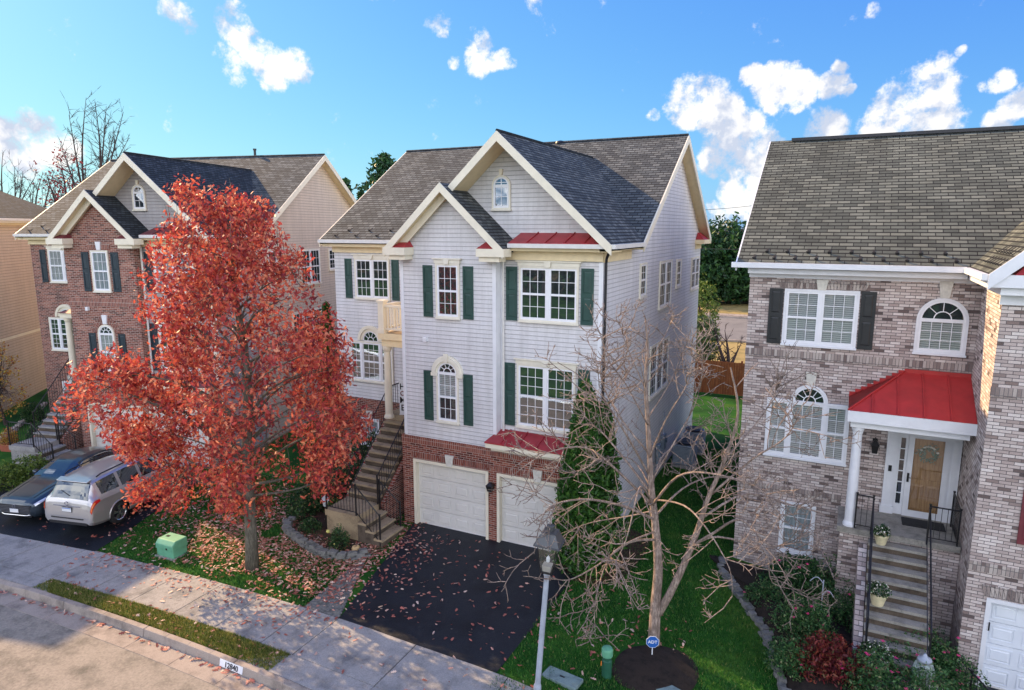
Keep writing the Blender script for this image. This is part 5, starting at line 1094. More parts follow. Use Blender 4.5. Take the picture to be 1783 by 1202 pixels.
# ------------------------------------------------------------------ loose leaves and grass
def ground_scatter(name, pts, size, mat, kind, label, shape='oak', flat=.85, lift=.035, cat='leaves'):
    V = [(x, y, g(x, y)+lift+random.uniform(0, .02)) for x, y in pts]
    o = leaf_cloud(name, V, 1, .001, size, mat, None, shape, flat=flat); return tag(o, label, cat, kind=kind)
pts = []
while len(pts) < 6200:
    x, y = random.gauss(-3.2, 2.9), random.triangular(-5.3, 1.5, -3)
    if -9.3 < x < .3 and NZ.noise(Vector((x*.9, y*.9, 1))) > -.4: pts.append((x, y))
for i in range(520):   # drifts over the cobbles and driveway edge
    x = abs(random.gauss(0, 1.5))-.9+random.uniform(-.3, .3); y = random.uniform(-4.6, -.4); pts.append((x, y))
for i in range(210): pts.append((.3+5*random.random()**1.4, random.uniform(-4.8, -.2)))
for i in range(330): x = random.uniform(-8, 1); pts.append((x, yb(x)-abs(random.gauss(0, .45))))
for i in range(90): x = random.uniform(-8, 5); pts.append((x, random.uniform(-6.6, -5)))
for i in range(160): x = random.uniform(-7.5, 1); pts.append((x, random.uniform(-7.2, -6.6)))
for i in range(90): pts.append((random.uniform(-16, -8.3), random.uniform(-6, -2)))
for i in range(200): x = random.uniform(5.4, 9); pts.append((x, random.uniform(-5.5, -1)))
ground_scatter('fallen_leaves', pts, .11, 'fallen_leaf', 'stuff', 'fallen russet oak leaves scattered over lawn, cobbles, driveway and pavement')
pts = [(random.uniform(-9, 1.5), 0) for _ in range(110)]
V = [(x, yc(x)-random.uniform(.17, .3), g(x, -7)-.13) for x, _ in pts]; tag(leaf_cloud('gutter_leaves', V, 1, .001, .13, 'fallen_leaf', None, 'oak', flat=.85), 'brown leaves lying in the street gutter', 'leaves', kind='stuff')
def blades(name, test, box, n, size, mat, label):
    P = []
    while len(P) < n:
        x, y = random.uniform(box[0], box[1]), random.uniform(box[2], box[3])
        if test(x, y): P.append((x, y, g(x, y)))
    cs = np.array(P); N = n; a = RN.normal(0, .45, (N, 3)); a[:, 2] = 1; a /= np.linalg.norm(a, axis=1)[:, None]; b = RN.normal(0, 1, (N, 3)); b[:, 2] = 0; b /= np.linalg.norm(b, axis=1)[:, None]; s = (size*RN.uniform(.5, 1.3, N))[:, None]
    V = np.empty((N, 3, 3)); V[:, 0] = cs-b*s*.13; V[:, 1] = cs+b*s*.13; V[:, 2] = cs+a*s
    return tag(np_mesh(name, V.reshape(-1, 3), 3, N, mat), label, 'grass', kind='stuff')
def dl(y): return -.2+1.17*(-y+.3)/5.3   # left edge of the middle driveway
blades('lawn_grass', lambda x, y: yb(x)+.02 < y < 1 and x < dl(y)-1.15*max(0, min(1, (-1-y)/3)) and x > -9.35+1.4*(-y)/5.4, (-9.4, .2, -5.6, 1), 70000, .075, 'grass_blade', 'mown green grass under the red oak')
blades('lawn_grass', lambda x, y: x > 5.5 and y > -5.6-.1*x*0 and not ((x-8.5)**2/.8+(y+3.2)**2/.72 < 1) and x < 9.2+max(0, (1.9-y))*.5, (5.5, 11.3, -7, 12), 90000, .07, 'grass_blade', 'mown green grass around the bare tree')
blades('verge_grass', lambda x, y: yc(x)+.06 < y < yf(x)-.01 and x > -7.45+(y-yf(x))*-.0, (-7.5, .9, -7.6, -6.5), 30000, .085, 'verge_blade', 'rough grass strip between pavement and kerb')
# ------------------------------------------------------------------ vehicles
class Car:
    """body lofted from cross-sections; y runs from the nose (0) to the tail, x to the right when seen from behind, z up"""
    def __init__(s, stations, sub=7):
        s.st = stations; n = len(stations); s.ys = [q[0] for q in stations]
        s.rows = [s.section(*q[1:]) for q in stations]
    def section(s, w, zb, belt, wr, top, wb=None):
        wb = wb or w*.9; k = top-belt
        return [(wb, zb), (w*.985, zb+.1), (w, zb+(belt-zb)*.5), (w*.985, belt-.1*(belt-zb)), (w*.945, belt), (wr+.015, top-min(.09, k*.5)), (wr-.05, top-min(.035, k*.25)), (wr*.55, top-.002), (0, top)]
    def pt(s, y, t):
        ys = s.ys; i = max(0, min(len(ys)-2, sum(1 for q in ys[1:-1] if q <= y))); f = (y-ys[i])/(ys[i+1]-ys[i])
        def at_(r):
            R = s.rows[max(0, min(len(s.rows)-1, r))]; j = min(len(R)-2, int(t)); u = t-j; return (R[j][0]*(1-u)+R[j+1][0]*u, R[j][1]*(1-u)+R[j+1][1]*u)
        p, q = at_(i), at_(i+1)
        # gentle hermite easing between stations with similar slope
        a, b_ = at_(i-1), at_(i+2); ya = ys[max(0, i-1)]; yb_ = ys[min(len(ys)-1, i+2)]; L = ys[i+1]-ys[i]
        out = []
        for c in (0, 1):
            m0 = (q[c]-a[c])/max(.05, ys[i+1]-ya)*L if i > 0 else q[c]-p[c]; m1 = (b_[c]-p[c])/max(.05, yb_-ys[i])*L if i < len(ys)-2 else q[c]-p[c]
            d = q[c]-p[c]
            m0 = max(min(m0, 2.2*abs(d)), -2.2*abs(d)) if abs(d) > 1e-6 else 0; m1 = max(min(m1, 2.2*abs(d)), -2.2*abs(d)) if abs(d) > 1e-6 else 0
            out.append((2*f**3-3*f*f+1)*p[c]+(f**3-2*f*f+f)*m0+(-2*f**3+3*f*f)*q[c]+(f**3-f*f)*m1)
        return (out[0], y, out[1])
    def body(s, wheels, R, glass):
        ys = []; 
        for a, b_ in zip(s.ys[:-1], s.ys[1:]):
            n = max(2, int((b_-a)/.055)); ys += [a+(b_-a)*i/n for i in range(n)]
        ys.append(s.ys[-1]); ts = []
        for j in range(8): m = 8 if j in (1, 2, 4) else 4; ts += [j+k/m for k in range(m)]
        ts.append(8); B, Gm = MB(), MB()
        P = [[s.pt(y, t) for t in ts] for y in ys]
        for sg in (1, -1):
            for i in range(len(ys)-1):
                for j in range(len(ts)-1):
                    q = [P[i][j], P[i+1][j], P[i+1][j+1], P[i][j+1]]; cy = sum(v[1] for v in q)/4; cz = sum(v[2] for v in q)/4
                    if any(math.hypot(cy-w, cz-R*.98) < R+.055 for w in wheels) and ts[j] < 3.6: continue
                    q = [(sg*x, y, z) for x, y, z in q]
                    (Gm if glass((ys[i]+ys[i+1])/2, (ts[j]+ts[j+1])/2) else B).poly(q)
            for w in wheels:   # arch lip and dark liner
                pts = [];
                for k in range(19):
                    a = rad(-12+204*k/18); y, z = w+(R+.055)*math.cos(a), R*.98+(R+.055)*math.sin(a); x = s.side_x(y, z); pts.append((sg*(x+.004), y, z))
                B.tube(pts, .022, 5)
        for y in (ys[0], ys[-1]):
            c = [s.pt(y, t) for t in ts]; B.poly(c+[(-x, yy, z) for x, yy, z in c[::-1]])
        return B, Gm
    def side_x(s, y, z):
        best = (9, 0)
        for k in range(60):
            t = 4.5*k/60; p = s.pt(min(max(y, s.ys[0]), s.ys[-1]), t)
            if abs(p[2]-z) < best[0]: best = (abs(p[2]-z), p[0])
        return best[1]
    def patch(s, y0, y1, t0, t1, sg, off=.008, n=8, shape=None):
        b = MB(); V = []
        for i in range(n+1):
            for j in range(n+1):
                y = y0+(y1-y0)*i/n; a, c = (t0, t1) if shape is None else shape(i/n); t = a+(c-a)*j/n; p = Vector(s.pt(y, t)); e = Vector(s.pt(y+.02, t))-Vector(s.pt(y-.02, t)); f = Vector(s.pt(y, t+.05))-Vector(s.pt(y, max(0, t-.05)))
                nn = f.cross(e).normalized(); nn = nn if nn.x*1+nn.z*.3 > 0 else -nn; q = p+nn*off; V.append((sg*q.x, q.y, q.z))
        b.add(V, [(i*(n+1)+j, (i+1)*(n+1)+j, (i+1)*(n+1)+j+1, i*(n+1)+j+1) for i in range(n) for j in range(n)]); return b
def wheel(T, x, y, R, sg, spokes=5):
    W = thing('wheel', None, None, (x, y, R)); W.parent = T
    L = lambda u, d, z: (sg*d, u, z)
    t = MB(L); prof = [(R*.66, -.1), (R*.95, -.11), (R, -.07), (R, .07), (R*.95, .1), (R*.68, .105)]; n = 28
    vs = [(r*math.cos(2*math.pi*k/n), d, r*math.sin(2*math.pi*k/n)) for r, d in prof for k in range(n)]
    t.add(vs, [(i*n+k, i*n+(k+1) % n, (i+1)*n+(k+1) % n, (i+1)*n+k) for i in range(len(prof)-1) for k in range(n)]); t.build('tyre', 'rubber', W, smooth=True)
    r = MB(L); r.add([(R*.68*math.cos(2*math.pi*k/n)*q, d, R*.68*math.sin(2*math.pi*k/n)*q) for q, d in ((1, .1), (.93, .085), (.9, .02)) for k in range(n)], [(i*n+k, i*n+(k+1) % n, (i+1)*n+(k+1) % n, (i+1)*n+k) for i in range(2) for k in range(n)])
    for k in range(spokes):
        a = 2*math.pi*k/spokes+.3
        for da in (-.13, .13):
            p = [(R*.12*math.cos(a), .075, R*.12*math.sin(a)), (R*.64*math.cos(a+da), .07, R*.64*math.sin(a+da))]; dx, dz = -math.sin(a)*.028, math.cos(a)*.028
            r.hexa([(p[0][0]-dx, .04, p[0][2]-dz), (p[0][0]+dx, .04, p[0][2]+dz), (p[0][0]+dx, .08, p[0][2]+dz), (p[0][0]-dx, .08, p[0][2]-dz), (p[1][0]-dx, .04, p[1][2]-dz), (p[1][0]+dx, .04, p[1][2]+dz), (p[1][0]+dx, .082, p[1][2]+dz), (p[1][0]-dx, .082, p[1][2]-dz)])
    c = [(R*.15*math.cos(2*math.pi*k/12), .09, R*.15*math.sin(2*math.pi*k/12)) for k in range(12)]; r.poly(c); r.build('rim', 'rim', W)
    d = MB(L); d.poly([(R*.67*math.cos(2*math.pi*k/n), .015, R*.67*math.sin(2*math.pi*k/n)) for k in range(n)]); d.build('brake', 'black_plastic', W)
    for q in ('label', 'category'):
        if q in W: del W[q]
    return W
def suv(loc, rz):
    T = thing('parked_car', 'silver SUV parked on the driveway with its rear to the street', 'car', loc, rz)
    #            y     w    zb   belt  wr   top
    st = [(0, .62, .36, .66, .5, .7), (.08, .78, .27, .74, .66, .82), (.3, .88, .24, .86, .74, .97), (1.0, .94, .24, .98, .76, 1.09), (1.35, .95, .24, 1.04, .76, 1.15), (1.62, .95, .24, 1.07, .72, 1.38), (2.0, .955, .24, 1.08, .67, 1.63), (2.5, .955, .24, 1.09, .68, 1.72), (3.3, .955, .24, 1.11, .68, 1.73), (4.0, .95, .24, 1.13, .66, 1.69), (4.34, .945, .26, 1.14, .64, 1.64), (4.4, .94, .27, 1.13, .64, 1.6), (4.56, .93, .29, 1.11, .68, 1.33), (4.66, .92, .31, 1.04, .74, 1.12), (4.72, .91, .33, .92, .78, 1.0), (4.77, .86, .36, .62, .78, .72), (4.785, .8, .4, .54, .74, .6)]
    c = Car(st); R = .365; wh = (.93, 3.72)
    def glass(y, t):
        if 4.1 < t < 4.97 and 1.72 < y < 4.3 and not (2.62 < y < 2.72) and not (3.5 < y < 3.6): return True
        if t > 5.5 and 1.4 < y < 1.98: return True
        return t > 5.6 and 4.41 < y < 4.655
    B, Gm = c.body(wh, R, glass); B.build('body', 'paint_silver', T, smooth=True); Gm.build('window', 'car_glass', T, smooth=True)
    for y in wh:
        for sg in (1, -1): wheel(T, sg*.83, y, R, sg)
    b = MB(); b.box(-.78, .78, .45, 4.45, .25, .75); b.build('underbody', 'black_plastic', T)
    for sg in (1, -1):
        c.patch(4.42, 4.745, 2.75, 3.95, sg, .014, 8, lambda u: (2.75+.2*(1-u), 3.6+.35*u)).build('tail_lamp', 'lamp_red', T, smooth=True)
        c.patch(4.6, 4.74, 3.0, 3.4, sg, .02, 4).build('indicator', 'lamp_amber', T)
        b = MB(); b.tube([(sg*.6, 2.15, 1.7), (sg*.625, 2.3, 1.765), (sg*.63, 3.1, 1.785), (sg*.61, 4.0, 1.745), (sg*.59, 4.15, 1.69)], .022, 6); b.build('roof_rail', 'black_plastic', T)
        b = MB(); b.hexa([(sg*.95, 1.75, 1.0), (sg*1.12, 1.78, 1.0), (sg*1.12, 1.95, 1.0), (sg*.95, 1.92, 1.0), (sg*.95, 1.75, 1.14), (sg*1.12, 1.78, 1.17), (sg*1.12, 1.95, 1.17), (sg*.95, 1.92, 1.14)]); b.build('wing_mirror', 'paint_silver', T, bevel=.03)
        for y in (2.45, 3.35): b = MB(); x = c.side_x(y, .93); b.tube([(sg*(x+.0), y-.09, .94), (sg*(x+.035), y-.07, .945), (sg*(x+.035), y+.07, .945), (sg*x, y+.09, .94)], .012, 5); b.build('door_handle', 'paint_silver', T)
        b = MB()
        for y in (1.62, 2.66, 3.56):
            pts = [(sg*(c.pt(y, t)[0]+.003), y, c.pt(y, t)[2]) for t in (.3, 1, 1.5, 2, 2.5, 3, 3.5, 4)]; b.tube(pts, .005, 3)
        b.build('door_seam', 'black_plastic', T)
    b = MB(); b.box(-.17, .17, 4.775, 4.79, .74, .87); b = b.build('licence_plate', 'plate_white', T); MB().box(-.185, .185, 4.765, 4.78, .725, .885).build('plate_frame', 'black_plastic', T)
    MB().box(-.15, .15, 4.79, 4.793, .838, .86).build('plate_band', 'sign_blue', b)
    e = MB(lambda x, y, z: (x, 4.765+y, 1.0+z)); e.arc((0, 0), .05, .066, -.01, .01, 0, 360, 16); e.build('emblem', 'chrome', T)
    MB().box(-.5, .5, 4.76, 4.775, .905, .935).build('tailgate_trim', 'chrome', T); MB().box(-.6, .6, 4.74, 4.81, .52, .55).build('bumper_step', 'black_plastic', T); MB().box(-.7, .7, 4.72, 4.79, .33, .42).build('lower_bumper', 'black_plastic', T)
    b = MB(); b.hexa([(-.6, 4.3, 1.655), (.6, 4.3, 1.655), (.58, 4.5, 1.6), (-.58, 4.5, 1.6), (-.6, 4.3, 1.68), (.6, 4.3, 1.68), (.58, 4.5, 1.625), (-.58, 4.5, 1.625)]); b.build('spoiler', 'paint_silver', T, bevel=.01)
    b = MB(); b.tube([(-.02, 4.64, 1.2), (.36, 4.56, 1.33)], .01, 4); b.build('rear_wiper', 'black_plastic', T); return T
def sedan(loc, rz):
    T = thing('parked_car', 'dark blue sedan parked nose out beside the silver SUV', 'car', loc, rz)
    st = [(0, .6, .28, .5, .5, .56), (.06, .74, .2, .6, .6, .66), (.25, .86, .18, .68, .68, .76), (.9, .92, .18, .78, .72, .9), (1.35, .925, .18, .86, .74, .98), (1.75, .93, .18, .9, .66, 1.2), (2.15, .93, .18, .92, .58, 1.39), (2.7, .93, .18, .93, .58, 1.45), (3.3, .93, .18, .95, .57, 1.42), (3.8, .925, .18, .97, .58, 1.28), (4.25, .91, .18, .98, .66, 1.1), (4.6, .88, .2, .96, .68, 1.05), (4.78, .84, .24, .9, .68, .98), (4.86, .76, .34, .6, .64, .68)]
    c = Car(st); R = .34; wh = (.95, 3.8)
    def glass(y, t):
        if 4.12 < t < 4.95 and 1.75 < y < 3.95 and not (2.72 < y < 2.8): return True
        return t > 5.4 and (1.38 < y < 2.12 or 3.35 < y < 4.15)
    B, Gm = c.body(wh, R, glass); B.build('body', 'paint_blue', T, smooth=True); Gm.build('window', 'car_glass', T, smooth=True)
    for y in wh:
        for sg in (1, -1): wheel(T, sg*.81, y, R, sg, 7)
    MB().box(-.74, .74, .4, 4.4, .19, .6).build('underbody', 'black_plastic', T)
    for sg in (1, -1):
        c.patch(.07, .5, 3.05, 4.4, sg, .01, 8, lambda u: (3.0+.7*u, 4.4-.1*u)).build('headlight', 'lamp_clear', T, smooth=True)
        c.patch(.45, .62, 2.6, 3.0, sg, .012, 4).build('side_marker', 'lamp_amber', T)
        b = MB(); b.hexa([(sg*.9, 1.72, .9), (sg*1.08, 1.74, .9), (sg*1.08, 1.9, .9), (sg*.9, 1.88, .9), (sg*.9, 1.72, 1.02), (sg*1.08, 1.74, 1.05), (sg*1.08, 1.9, 1.05), (sg*.9, 1.88, 1.02)]); b.build('wing_mirror', 'paint_blue', T, bevel=.03)
        b = MB(); b.tube([(sg*(c.pt(y, 5)[0]+.004), y, c.pt(y, 5)[2]+.0) for y in (1.5, 1.8, 2.2, 2.7, 3.2, 3.7, 4.1)], .01, 5); b.build('window_trim', 'chrome', T)
        b = MB(); b.tube([(sg*(.5+.02*k), .25+k*.28, c.pt(.25+k*.28, 6.6)[2]+.006) for k in range(5)], .008, 4); b.build('bonnet_crease', 'paint_blue', T)
    b = MB(); b.hexa([(-.52, -.015, .3), (.52, -.015, .3), (.5, .1, .3), (-.5, .1, .3), (-.62, .0, .58), (.62, .0, .58), (.6, .1, .58), (-.6, .1, .58)]); b.build('grille', 'black_plastic', T)
    b = MB(); [b.box(-.58, .58, -.022, -.008, .33+k*.05, .337+k*.05) for k in range(5)]; b.build('grille_bar', 'chrome', T)
    MB().box(-.16, .16, -.04, -.025, .34, .46).build('licence_plate', 'plate_white', T); MB().box(-.62, .62, -.01, .12, .2, .25).build('lower_grille', 'black_plastic', T)
    MB().tube([(-.66, .06, .27), (-.4, -.02, .25), (.4, -.02, .25), (.66, .06, .27)], .014, 5).build('bumper_trim', 'chrome', T)
    e = MB(lambda x, y, z: (x, -.02+y, .54+z)); e.arc((0, 0), .05, .062, -.01, .008, 0, 360, 16); e.build('emblem', 'chrome', T); return T
# SUV nose towards the garage: turned so +y (tail) faces the street
def gz(x, y): return g(x, y)+.03
cx, cy = -10.5, -.6; a = LE[1]+math.pi; suv((cx, cy, gz(-9.6, -2)), a)
cx, cy = -11.95, -5.45; sedan((cx, cy, gz(-12.6, -3)), LE[1]+rad(2))

# ------------------------------------------------------------------ fixtures and small things
def street_lamp():
    x, y = 6.45, -5.15; z0 = g(x, y); T = thing('street_lamp', 'blue grey lamp post with a black four sided lantern beside the driveway', 'street lamp', (x, y, z0), rad(8)); T.rotation_euler = (-.03, .063, rad(8))
    MB().lathe([(.085, 0), (.085, .1), (.062, .16), (.055, 2.62), (.07, 2.64), (.07, 2.7), (.03, 2.72)], n=16).build('pole', 'post_paint', T, smooth=False)
    h = 2.72; b = MB(); b.box(-.12, .12, -.12, .12, h, h+.03)
    for sx in (-1, 1):
        for sy in (-1, 1): b.tube([(sx*.115, sy*.115, h+.03), (sx*.2, sy*.2, h+.62)], .012, 4)
    b.build('frame', 'iron_black', T)
    r = MB(); z = h+.62; F = lambda s, zz: [(-s, -s, zz), (s, -s, zz), (s, s, zz), (-s, s, zz)]
    r.hexa(F(.275, z)+F(.275, z+.03)); r.hexa(F(.255, z+.03)+F(.145, z+.26)); r.hexa(F(.155, z+.26)+F(.155, z+.28)); r.lathe([(.07, z+.28), (.07, z+.37), (.085, z+.37), (.085, z+.4), (.02, z+.41)], n=12); r.build('lantern_roof', 'lamp_roof', T, bevel=.006)
    p = MB(); p.hexa(F(.08, h+.03)+F(.1, h+.16)); p.build('ballast', 'lantern_glass', T); p = MB()
    for sx, sy in ((1, 0), (-1, 0), (0, 1), (0, -1)):
        q = [(-.11, -.113), (.11, -.113)]; t = [(-.19, -.196), (.19, -.196)]; an = math.atan2(sy, sx)+math.pi/2; ro = lambda u, v, zz: (u*math.cos(an)-v*math.sin(an), u*math.sin(an)+v*math.cos(an), zz)
        p.poly([ro(*q[0], h+.03), ro(*q[1], h+.03), ro(*t[1], h+.62), ro(*t[0], h+.62)])
    p.build('glass', 'door_glass', T); MB().lathe([(.001, 0), (.035, .02), (.04, .1), (.001, .16)], (0, 0, h+.2), 10).build('bulb', 'sign_white', T)
street_lamp()
def cabinet():
    x, y = -5.75, -4.5; T = thing('utility_cabinet', 'green utility cabinet with sloped lid on the leafy lawn', 'utility box', G3(x, y), rad(2)); T.scale = (.82, .82, .82); b = MB()
    b.prism([(-.42, -.3, 0), (-.42, -.3, .5), (-.42, -.18, .62), (-.42, .3, .62), (-.42, .3, 0)], (.84, 0, 0)); b.build('box_body', 'green_box', T, bevel=.03)
    b = MB(); b.prism([(-.44, -.325, .3), (-.44, -.325, .5), (-.44, -.19, .645), (-.44, .32, .645), (-.44, .32, .3)], (.88, 0, 0)); b.build('hood', 'green_box', T, bevel=.03); b = MB(); b.box(.1, .16, -.345, -.32, .34, .4); b.box(-.3, -.14, .0, .12, .646, .65); b.build('latch', 'dark_metal', T); MB().box(-.48, .48, -.36, .36, -.05, .04).build('pad', 'concrete', T)
cabinet()
T = thing('cable_pedestal', 'short dark green cable pedestal beside the mulch ring', 'utility post', G3(7.62, -4.0), 0); MB().lathe([(.11, -.05), (.11, .38), (.085, .4), (.085, .55)], n=16).build('sleeve', 'green_dark', T); MB().lathe([(.125, .0), (.125, .14), (.11, .18), (.02, .2)], (0, 0, .5), 16).build('cap', 'green_box', T); MB().box(-.1, -.085, -.13, -.1, .3, .4).build('tag', 'lamp_amber', T)
for (px, py, lab) in ((979, 1183, 'blue grey rectangular utility lid in the grass by the lamp post'), (1152, 1199, 'blue grey utility lid cut by the bottom edge below the mulch ring')):
    q = rg(px, py); T = thing('ground_hatch', lab, 'manhole cover', (q[0], q[1], q[2]+.03), rad(-8) if px < 1000 else rad(-20)); MB().box(-.42, .42, -.19, .19, -.05, .035).build('cover', 'lid', T, bevel=.01); MB().box(-.06, .06, -.02, .02, .035, .04).build('lifting_slot', 'dark_metal', T)
def adt():
    x, y = 8.37, -2.95; T = thing('yard_sign', 'small round blue alarm sign on a stake in front of the bare tree', 'sign', G3(x, y, .1), rad(20)); b = MB(); b.tube([(0, .012, 0), (0, .012, .3)], .012, 5); b.build('stake', 'sign_white', T)
    n = 8; r = .145; P = [(r*math.cos(2*math.pi*(k+.5)/n), 0, .36+r*math.sin(2*math.pi*(k+.5)/n)) for k in range(n)]; MB().prism(P, (0, .012, 0)).build('plate', 'sign_blue', T)
    b = MB(); P2 = [(p[0]*1.07, .003, .36+(p[2]-.36)*1.07) for p in P]; b.prism(P2, (0, .006, 0)); b.build('border', 'sign_white', T)
    text_mesh('ADT', .105, 'sign_white', T, Matrix.Translation((0, -.004, .36)) @ Matrix.Rotation(rad(90), 4, 'X'))
adt()
def acs():
    for (y, lab, h) in ((9.3, 'nearer grey air conditioning unit beside the white house', .95), (11.2, 'farther grey air conditioning unit beside the white house', .95)):
        T = thing('air_conditioner', lab, 'air conditioner', (6.62, y, .02), 0, 'air conditioners beside the white house'); MB().box(-.45, .45, -.45, .45, -.05, .06).build('pad', 'concrete', T)
        b = MB(); b.box(-.4, .4, -.4, .4, .06, h-.06); b.build('casing', 'ac_metal', T, bevel=.04); b = MB()
        for k in range(13): z = .12+k*.055; b.box(-.41, .41, -.41, .41, z, z+.012)
        b.build('louvre', 'post_paint', T); b = MB(); b.lathe([(.36, h-.05), (.38, h), (.34, h+.03), (.3, h+.02)], n=24)
        for r in (.08, .15, .22, .29): b.arc_dummy = 0; b.tube([(r*math.cos(2*math.pi*k/20), r*math.sin(2*math.pi*k/20), h+.05) for k in range(21)], .006, 3)
        b.build('fan_guard', 'dark_metal', T)
    T = thing('meter_box', 'grey utility meter box on the white house side wall', 'meter', (5.96, 7.9, 1.0)); MB().box(0, .16, -.2, .2, 0, .6).build('casing', 'ac_metal', T, bevel=.01); MB(lambda u, d, z: (.16+d, u, z)).arc((0, .38), 0.02, .1, 0, .06, 0, 360, 16).build('dial', 'door_glass', T); MB().tube([(.08, 0, .6), (.08, 0, 1.5)], .025, 6).build('conduit', 'post_paint', T)
    T = thing('meter_box', 'tall grey junction box next to the meter on the white house side wall', 'meter', (5.96, 7.2, .5)); MB().box(0, .14, -.14, .14, 0, .9).build('casing', 'ac_metal', T, bevel=.01); MB().box(.14, .15, -.1, .1, .1, .8).build('cover', 'post_paint', T)
acs()
def fence():
    T = thing('wooden_fence', 'reddish brown board fence between the white house and the pale brick house', 'fence', (6, 21.84, 0)); b = MB(); x = -3.6; r = random.Random(3)
    while x < 5.4:
        w = .14; b.box(x, x+w-.006, -.012-r.uniform(0, .008), .008, .02, 1.92+r.uniform(-.01, .01)); x += w
    b.build('boards', 'wood_fence', T); b = MB(); [b.box(-3.6, 5.4, .01, .05, z, z+.09) for z in (.3, 1.0, 1.65)]; b.build('rail', 'wood_fence', T)
    for x in (-3.6, -1.2, 1.2, 3.6): MB().box(x-.05, x+.05, .051, .15, 0, 2.02).build('post', 'wood_fence', T)
fence()
# pots, urn, solar lamp
def flowerpot(lab, loc, r, h, mat, cat='flower pot', fl='white_petal', n=60, name='flower_pot', ribs=False, plant='shrub_leaf', ph=.25):
    T = thing(name, lab, cat, loc); MB().lathe([(r*.62, 0), (r*.9, h*.75), (r, h*.82), (r, h), (r*.88, h), (r*.85, h*.9)], n=24).build('pot_body', mat, T, smooth=False); MB().lathe([(.01, h*.88), (r*.86, h*.88)], n=16).build('soil', 'mulch', T)
    if ribs:
        b = MB(); [b.tube([(r*.66*math.cos(a), r*.66*math.sin(a), .01), (r*.93*math.cos(a), r*.93*math.sin(a), h*.75)], .012, 4) for a in [2*math.pi*k/14 for k in range(14)]]; b.build('rib', 'dark_metal', T)
    cs = []
    for i in range(n*3): v = Vector((random.gauss(0, 1), random.gauss(0, 1), abs(random.gauss(0, .8)))).normalized()*random.uniform(.6, 1); cs.append((v.x*r*1.25, v.y*r*1.25, h+v.z*ph))
    leaf_cloud('foliage', cs, 3, .04, .055, plant, T)
    if fl: leaf_cloud('blossom', [(c[0]*1.05, c[1]*1.05, c[2]+.02) for c in random.sample(cs, n)], 2, .012, .045, fl, T)
    return T
flowerpot('red and cream pot with white flowers on the top step', RW(-1.7, -1.75, 2.46), .17, .26, 'cream_pot')
flowerpot('cream pot with white flowers halfway down the steps', RW(-1.72, -3.0, 1.49), .2, .3, 'cream_pot', n=80)
q = tuple(put(1520, 1172, -.45)); flowerpot('wide ribbed planter with many white flowers at the foot of the steps', q, .3, .36, 'cream_pot', n=130, ribs=True, name='planter', cat='planter', ph=.4)
q = put(583, 892, .25); flowerpot('turquoise glazed pot with a leafy plant behind the stair railing', (q.x, q.y, .02), .2, .38, 'teal_glaze', fl=None, plant='lime_leaf', ribs=True, ph=.35)
q = tuple(put(1605, 1192, -.3)); T = thing('garden_urn', 'pale glazed lidded garden urn among the pink roses', 'urn', q); MB().lathe([(.12, 0), (.14, .05), (.2, .2), (.22, .34), (.17, .5), (.1, .56)], n=20).build('jar', 'urn_glaze', T, smooth=True); MB().lathe([(.15, .56), (.13, .62), (.05, .66), (.03, .72), (.001, .74)], n=20).build('lid', 'post_paint', T, smooth=True)
x, y = -2.4, -1.55; T = thing('garden_lantern', 'pale garden lamp on a thin dark post behind the curved stone edging', 'lamp', G3(x, y)); MB().tube([(0, 0, 0), (0, 0, .85)], .022, 6).build('pole', 'iron_black', T); MB().lathe([(.06, .85), (.1, 1.03), (.1, 1.05)], n=6).build('glass', 'pale_lamp', T); MB().lathe([(.15, 1.05), (.13, 1.08), (.03, 1.2), (.02, 1.25)], n=6).build('cap', 'pale_lamp', T)
x, y = -1.85, -2.1; T = thing('garden_light', 'small yellow globe light on a stake in the bed', 'lamp', G3(x, y)); MB().tube([(0, 0, 0), (0, 0, .34)], .01, 5).build('stake', 'iron_black', T); MB().lathe([(.001, -.06), (.045, -.04), (.06, 0), (.045, .04), (.001, .06)], (0, 0, .38), 12).build('globe', 'yellow_globe', T, smooth=True)
x, y = -.72, -2.2; T = thing('pumpkin', 'pale pumpkin on the bed at the foot of the stairs', 'pumpkin', G3(x, y, .02)); b = MB()
for k in range(10): a = 2*math.pi*k/10; b.lathe([(.001, .0), (.05, .02), (.07, .09), (.05, .16), (.001, .18)], (.06*math.cos(a), .06*math.sin(a), 0), 8)
b.build('shell', 'pumpkin', T, smooth=True); MB().tube([(0, 0, .15), (.01, .01, .22)], .012, 5).build('stem', 'dark_bark', T)
# trellis hoops in the rose bed, spout, garage-side rail, basement lamp
q = rg(1425, 1115); T = thing('plant_support', 'blue grey metal plant support in the rose bed', 'trellis', q); b = MB(); b.tube([(0, 0, 0), (.0, 0, 1.25)], .014, 5)
for (x0, x1, z) in ((-.3, .0, 1.15), (0, .25, .85)): b.tube([(x0+(x1-x0)*k/8, 0, z+.14*math.sin(math.pi*k/8)) for k in range(9)], .011, 5)
b.build('rods', 'post_paint', T)
T = thing('garden_railing', 'low black railing beside the bluish garage door', 'railing', RW(-.1, -3.0, 0)); railing(T, [(0, 0, .1), (.25, -.5, .05), (.5, -1.0, 0)], .6, .14)
x = thing('wall_tap', 'small outdoor tap post by the basement window of the pale brick house', 'tap', RW(-2.95, -.15, .1)); MB().tube([(0, 0, 0), (0, 0, .75), (0, -.1, .8)], .02, 6).build('pipe', 'dark_metal', x); MB().lathe([(.035, 0), (.035, .03)], (0, -.1, .8), 8).build('knob', 'post_paint', x)
